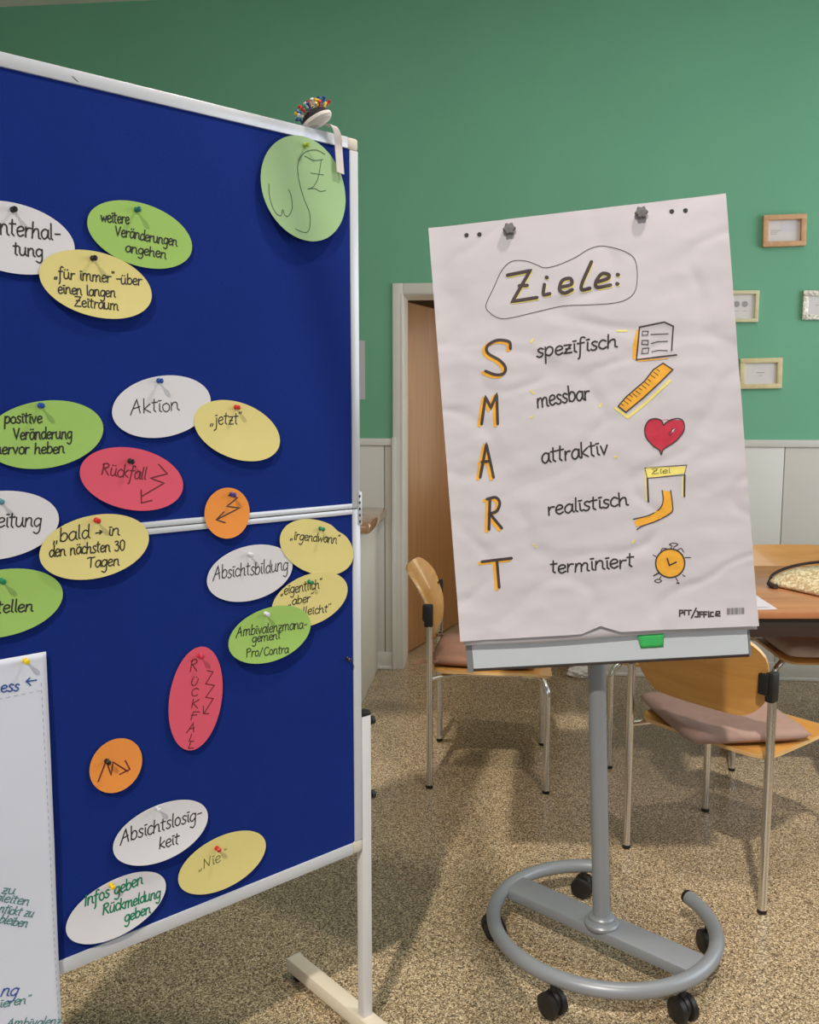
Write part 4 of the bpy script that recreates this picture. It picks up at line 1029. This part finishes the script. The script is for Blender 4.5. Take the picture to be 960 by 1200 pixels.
# writing and drawings on the front sheet
SETS = {  # part name: [(data key, material, pen width, surface, filled, offset)]
 'heading': [('title', 'ink_yellow', .007, surf, 0, (.0015, -.003)), ('title', 'ink_brown', .0082, surf_hi, 0, (0, 0))],
 'heading_outline': [('cloud', 'ink_brown', .0016, surf, 0, (0, 0))],
 'initial_letter': [('init', 'ink_orange', .009, surf, 0, (-.006, -.0035)), ('init', 'ink_brown', .0068, surf_hi, 0, (0, 0))],
 'checklist_drawing': [('list_fill', 'ink_orange', 0, surf, 1, (0, 0)), ('list', 'ink_brown', .0034, surf_hi, 0, (0, 0)), ('list_thin', 'ink_brown', .002, surf_hi, 0, (0, 0))],
 'ruler_drawing': [('ruler_hl', 'ink_yellow', .006, surf, 0, (0, 0)), ('ruler_fill', 'ink_orange', 0, surf_lo, 1, (0, 0)), ('ruler', 'ink_brown', .003, surf_hi, 0, (0, 0)), ('ruler_tick', 'ink_brown', .0016, surf_hi, 0, (0, 0))],
 'heart_drawing': [('heart_fill', 'heart', 0, surf, 1, (0, 0)), ('heart', 'ink_brown', .0028, surf_hi, 0, (0, 0)), ('glint', 'card_white', 0, surf_lo, 1, (0, 0)), ('heart_thin', 'ink_brown', .0012, surf_hi, 0, (0, 0))],
 'finish_gate_drawing': [('gate_fill', 'ink_yellow', 0, surf, 1, (0, 0)), ('gate_hl', 'ink_yellow', .003, surf, 0, (0, 0)), ('gate_thin', 'ink_brown', .0016, surf_hi, 0, (0, 0)), ('gate', 'ink_brown', .004, surf_hi, 0, (0, 0)),
                         ('road_fill', 'ink_orange', 0, surf_lo, 1, (0, 0)), ('road', 'ink_brown', .0026, surf_hi, 0, (0, 0))],
 'alarm_clock_drawing': [('clock_fill', 'ink_orange', 0, surf, 1, (0, 0)), ('clock', 'ink_brown', .0032, surf_hi, 0, (0, 0)), ('clock_thin', 'ink_brown', .002, surf_hi, 0, (0, 0))],
 'printed_logo': [('logo', 'ink_brown', .0036, surf, 0, (0, 0))],
 'barcode': [('bar', 'print_grey', .0018, surf, 0, (0, 0))],
 'chalk_speck': [('speck', 'ink_yellow', .004, surf, 0, (0, 0))],
}
def part_mesh(part, specs, pick=None):
    g = G(); ms = []
    for key, m_, wd, sf, fill, (ox, oy) in specs:
        if m_ not in ms: ms.append(m_)
        mi = ms.index(m_); idx = -1
        for k_, c_, pts in D['FS']:
            if k_ != key: continue
            idx += 1
            if pick is not None and idx not in pick: continue
            P = [(p[0]+ox, p[1]+oy, 0) for p in pts]
            if fill: area_fill(g, [(p[0], p[1]) for p in P], sf, mi)
            else: ribbon(g, catmull(P, 6) if c_ else P, wd, sf, mi, .004, part != 'barcode')
    if part == 'finish_gate_drawing':
        for k_, t_, x0, y0, x1, y1, xh in D['FT']:
            if k_ == 'gate': write(g, t_, x0, y0, x1, y1, xh, .0012, surf_hi, ms.index('ink_brown'))
    g.build(part, ms, ps, False)
for part, specs in SETS.items():
    if part == 'initial_letter':
        for pick in ((0,), (1,), (2, 3), (4, 5, 6), (7, 8)): part_mesh(part, specs, pick)
    elif part == 'chalk_speck':
        for i in range(8): part_mesh(part, specs, (i,))
    else: part_mesh(part, specs)
for k_, t_, x0, y0, x1, y1, xh in D['FT']:
    if k_ == 'w':
        g = G(); write(g, t_, x0, y0, x1, y1, xh, .004, surf); g.build('word_writing', 'ink', ps, False)
# green tape tab on the board below the paper
V = []
for j in range(5):
    for i in range(7):
        x = .0745+.056*i/6-.006*(j/4-.5)*(1 if i < 3 else -.4); y = -.531+.034*j/4
        V.append((x, y, -.0125+.010*(j/4)+.0006*math.sin(i*2+j)))
F = [(j*7+i, j*7+i+1, (j+1)*7+i+1, (j+1)*7+i) for j in range(4) for i in range(6)]
o = mesh('tape_strip', V, F, 'tape', None, True, None, False); o.matrix_world = FMx
md = o.modifiers.new('thickness', 'SOLIDIFY'); md.thickness = .0004
tag(o, 'short green tape strip under the lower edge of the flipchart sheet', 'tape')

# ================================================================== CHAIRS
def rounded_rows(w, h, rt, rb, n):
    """half widths of a rounded rectangle for n+1 rows from bottom to top"""
    out = []
    for j in range(n+1):
        t = j/n; y = h*(.5-.5*math.cos(math.pi*t))
        k = w
        if y < rb: k = w-rb+math.sqrt(max(0, rb*rb-(rb-y)**2))
        elif y > h-rt: k = w-rt+math.sqrt(max(0, rt*rt-(y-h+rt)**2))
        out.append((y, k))
    return out
def shell(rows, f, th, nx=24):
    V = []; top = []; n = len(rows)
    for y, k in rows:
        for i in range(nx+1): top.append(Vector(f((2*i/nx-1)*k, y)))
    bot = []
    for j in range(n):
        for i in range(nx+1):
            a = top[j*(nx+1)+min(i+1, nx)]-top[j*(nx+1)+max(i-1, 0)]
            b = top[min(j+1, n-1)*(nx+1)+i]-top[max(j-1, 0)*(nx+1)+i]
            nn = a.cross(b).normalized(); bot.append(top[j*(nx+1)+i]-nn*th)
    N = len(top); F = []; m = nx+1
    for j in range(n-1):
        for i in range(nx):
            q = (j*m+i, j*m+i+1, (j+1)*m+i+1, (j+1)*m+i); F.append(q); F.append(tuple(x+N for x in q[::-1]))
    mi = [0]*len(F)
    per = [j*m for j in range(n)]+[(n-1)*m+i for i in range(1, m)]+[j*m+nx for j in range(n-2, -1, -1)]+[i for i in range(nx-1, 0, -1)]
    for a, b in zip(per, per[1:]+per[:1]): F.append((a, b, b+N, a+N)); mi.append(1)
    return top+bot, F, mi
def chair(label, loc, rz, group='beech shell chairs with chrome legs'):
    c = thing('stacking_chair', label, 'chair', loc, rz, group)
    # seat: y from rear -.20 to front .235
    V, F, mi = shell(rounded_rows(.225, .44, .07, .06, 22), lambda x, y: (x, y-.205, .448-.012*(1-(x/.225)**2)*(1-((y-.2)/.24)**2)-.9*max(0, y-.36)**2*4), .011)
    mesh('seat', V, F, ['beech', 'beech_edge'], c, .7, mi)
    def back(x, y):
        t = y/.26
        return (x, -.205-.075*t*t-.015*t-.045*(1-(x/.24)**2)*(.55+.45*t)+.012, .545+y*.985)
    V, F, mi = shell(rounded_rows(.238, .26, .09, .105, 22), lambda x, y: back(x*(.9+.1*min(1, y/.2)), y), .010)
    mesh('backrest', V, F, ['beech', 'beech_edge'], c, .7, mi)
    for sx in (-1, 1):
        x = sx*.2385
        lg = G().tube([(x, -.215, .012), (x, -.215, .655)], .0122, 16).build('leg', 'chrome', c)
        G().lathe([(.0125, 0), (.0135, .002), (.0135, .008)], 16, Matrix.Translation((x, -.215, 0))).build('foot_cap', 'black', lg)
        br = G().box(x-.013, x+.013, -.236, -.203, .615, .700, .006)
        br.box(*sorted((x-sx*.030, x-sx*.0)), -.243, -.219, .635, .695, .004); br.build('bracket', 'black', c)
        fl_ = G().tube(fillet([(x, .217, .012), (x, .217, .395), (x-sx*.045, .195, .428), (x-sx*.06, .12, .428)], .04), .0122, 16).build('leg', 'chrome', c)
        G().lathe([(.0125, 0), (.0135, .002), (.0135, .008)], 16, Matrix.Translation((x, .217, 0))).build('foot_cap', 'black', fl_)
        G().tube([(x, -.215, .415), (x-sx*.06, -.12, .425), (x-sx*.06, .12, .428)], .0105, 12).build('seat_rail', 'chrome', c)
        for yy in (-.10, .13):
            G().box(x-sx*.06-.014, x-sx*.06+.014, yy-.02, yy+.02, .424, .438, .003).build('seat_mount', 'black', c)
    G().tube([(-.18, -.12, .424), (.18, -.12, .424)], .009, 12).build('cross_tube', 'chrome', c)
    return c
def cushion(label, loc, rz, m, dx=0, dy=0, tilt=0, flap=(-1, 1), thick=.026, w=.2, d=.2):
    n = 26; V = []
    for s_ in (1, -1):
        for j in range(n+1):
            for i in range(n+1):
                u, v = 2*i/n-1, 2*j/n-1
                e = (1-abs(u)**7)*(1-abs(v)**7); h_ = thick*(.36+.64*max(0, e)**.5)
                wr = noise.noise(Vector((u*2.3+loc[0]*7, v*2.3, s_)))*.005+noise.noise(Vector((u*6, v*6+loc[1]*5, s_)))*.002
                tuft = sum(.006*math.exp(-((u-a)**2+(v-b)**2)*30) for a in (-.4, .4) for b in (-.4, .4))
                k = 1-.05*abs(u*v)**3
                z = (h_*.5*s_+(wr-tuft if s_ > 0 else 0)) if max(abs(u), abs(v)) < 1 else 0
                V.append((u*w*k, v*d*k, thick*.5+z))
    m_ = n+1; N = m_*m_; F = []
    for j in range(n):
        for i in range(n):
            q = (j*m_+i, j*m_+i+1, (j+1)*m_+i+1, (j+1)*m_+i); F.append(q); F.append(tuple(N+x for x in q[::-1]))
    o = mesh('seat_cushion', V, F, m, None, True)
    bm = bmesh.new(); bm.from_mesh(o.data); bmesh.ops.remove_doubles(bm, verts=bm.verts, dist=1e-5); bmesh.ops.recalc_face_normals(bm, faces=bm.faces); bm.to_mesh(o.data); bm.free()
    o.matrix_world = Matrix.Translation(loc) @ Matrix.Rotation(rz, 4, 'Z') @ Matrix.Translation((dx, dy, .4505)) @ Matrix.Rotation(tilt, 4, 'Z')
    tag(o, label, 'cushion', 'chair cushions')
    for sx in flap:
        for k in range(2):
            p0 = Vector((sx*w*.97, -d*.9+k*.016, thick*.5))
            pts = catmull([p0, p0+Vector((sx*.004, -.03-.01*k, -.002)), p0+Vector((sx*.01-.02*k*sx, -.06, -.008)), p0+Vector((-sx*.006, -.085-.01*k, -.016))], 5)
            g = G(); V2 = []
            for q in pts: V2 += [q+Vector((-.012, 0, 0)), q+Vector((.012, 0, 0)), q+Vector((.012, 0, .006)), q+Vector((-.012, 0, .006))]
            F2 = [(i*4+a, i*4+(a+1) % 4, i*4+4+(a+1) % 4, i*4+4+a) for i in range(len(pts)-1) for a in range(4)]+[(0, 1, 2, 3), tuple(len(V2)-4+a for a in range(4))]
            mesh('tie', V2, F2, m, o, .8)
    return o
CA = ((1.018, 2.696, 0), R(-52.3)); CB = ((.315, 3.424, 0), R(-96.5)); CC = ((1.037, 3.60, 0), R(177)); CDD = ((1.68, 3.63, 0), R(178))
chair('beech chair seen from behind, nearest the viewer, right of the flipchart pole', *CA)
chair('beech chair standing sideways in front of the open brown door', *CB)
chair('beech chair tucked behind the flipchart, only a front leg showing beside the pole', *CC)
chair('beech chair facing the viewer on the far side of the table', *CDD)
cushion('mauve brown cushion on the nearest chair right of the flipchart', *CA, 'cushion', -.025, -.048, R(-31), (), .038, .213, .192)
cushion('brown cushion on the sideways chair by the door', *CB, 'cushion_brown', 0, -.015, R(-2), (-1, 1), .04)
cushion('grey brown cushion on the chair across the table', *CDD, 'cushion_grey', 0, .075, 0, (), .05, .22, .21)

# ================================================================== TABLE and what lies on it
tb = thing('table', 'brown wooden table with a dark apron at the right edge of the photo', 'table', (1.85, 3.34, 0), 0)
G().box(-.90, .90, -.432, .432, .718, .742, .004).build('tabletop', 'table', tb)
g = G()
for a_, b_, c_, d_ in ((-.86, .86, -.415, -.395), (-.86, .86, .395, .415), (-.86, -.84, -.395, .395), (.84, .86, -.395, .395)): g.box(a_, b_, c_, d_, .652, .718, .002)
g.build('apron', 'apron', tb)
for x_, y_ in ((-.33, -.34), (-.50, .34), (.7, -.34), (.7, .34)):
    if y_:
        l_ = G().box(x_-.02, x_+.02, y_-.02, y_+.02, .012, .718, .004).build('leg', 'apron', tb)
        G().box(x_-.021, x_+.021, y_-.021, y_+.021, 0, .014, .003).build('foot_cap', 'black', l_)
V = [(0, 0, 0), (-.297, -.03, 0), (-.318, .18, 0), (.012, .212, 0)]
V = V+[(x, y, .0012) for x, y, z in V]
o = mesh('paper_sheet', V, [(0, 1, 2, 3), (7, 6, 5, 4), (0, 1, 5, 4), (1, 2, 6, 5), (2, 3, 7, 6), (3, 0, 4, 7)], 'paper', None, False)
o.location = (1.234, 2.945, .7425); tag(o, 'white paper sheet on the near left corner of the table', 'paper')
g = G()
ribbon(g, [(-.06, .018), (-.015, .022)], .002, lambda x, y: (x, y, .0016)); ribbon(g, [(-.06, .026), (-.02, .03)], .002, lambda x, y: (x, y, .0016))
g.build('print', 'print_grey', o, False)
# pouch
bg = thing('pouch', 'small beige sequinned pouch with a dark cord on the table', 'pouch', (1.58, 3.27, .7425), R(-8))
out = [(-.225, .05), (-.17, -.05), (-.10, -.15), (-.03, -.19), (.2, -.2), (.26, -.1), (.26, .14), (.1, .2), (-.1, .16)]
oc = catmull([(x, y, 0) for x, y in out+out[:1]], 6)[:-1]; n = len(oc); V = []
prof = [(0.0, .085), (.35, .081), (.62, .069), (.84, .046), (.96, .024), (1, .012), (.97, .004), (.9, 0)]
ctr = Vector((.03, .0, 0))
for k, h_ in prof[1:]:
    for i, p in enumerate(oc):
        q = ctr+(p-ctr)*k; V.append((q.x, q.y, h_*(1+.15*noise.noise(Vector((q.x*14, q.y*14, h_*20))))))
F = [(j*n+i, j*n+(i+1) % n, (j+1)*n+(i+1) % n, (j+1)*n+i) for j in range(len(prof)-2) for i in range(n)]
V.append((ctr.x, ctr.y, .086)); F += [(len(V)-1, i, (i+1) % n) for i in range(n)]; F.append(tuple((len(prof)-2)*n+i for i in range(n)))
mesh('body', V, F, 'bag', bg, True)
g = G().tube(catmull([(-.222, .05, .014), (-.2, .075, .04), (-.13, .10, .066), (-.02, .115, .084), (.1, .12, .084), (.22, .11, .06), (.26, .08, .02)], 6), .0055, 10); g.build('cord', 'bag_trim', bg)
g = G().tube(catmull([(-.218, .045, .014), (-.228, .025, .012), (-.226, .0, .009), (-.215, -.022, .008)], 4), [.004]*4+[.009]*4+[.010]*4+[.012], 10); g.build('tassel', 'bag_trim', bg)
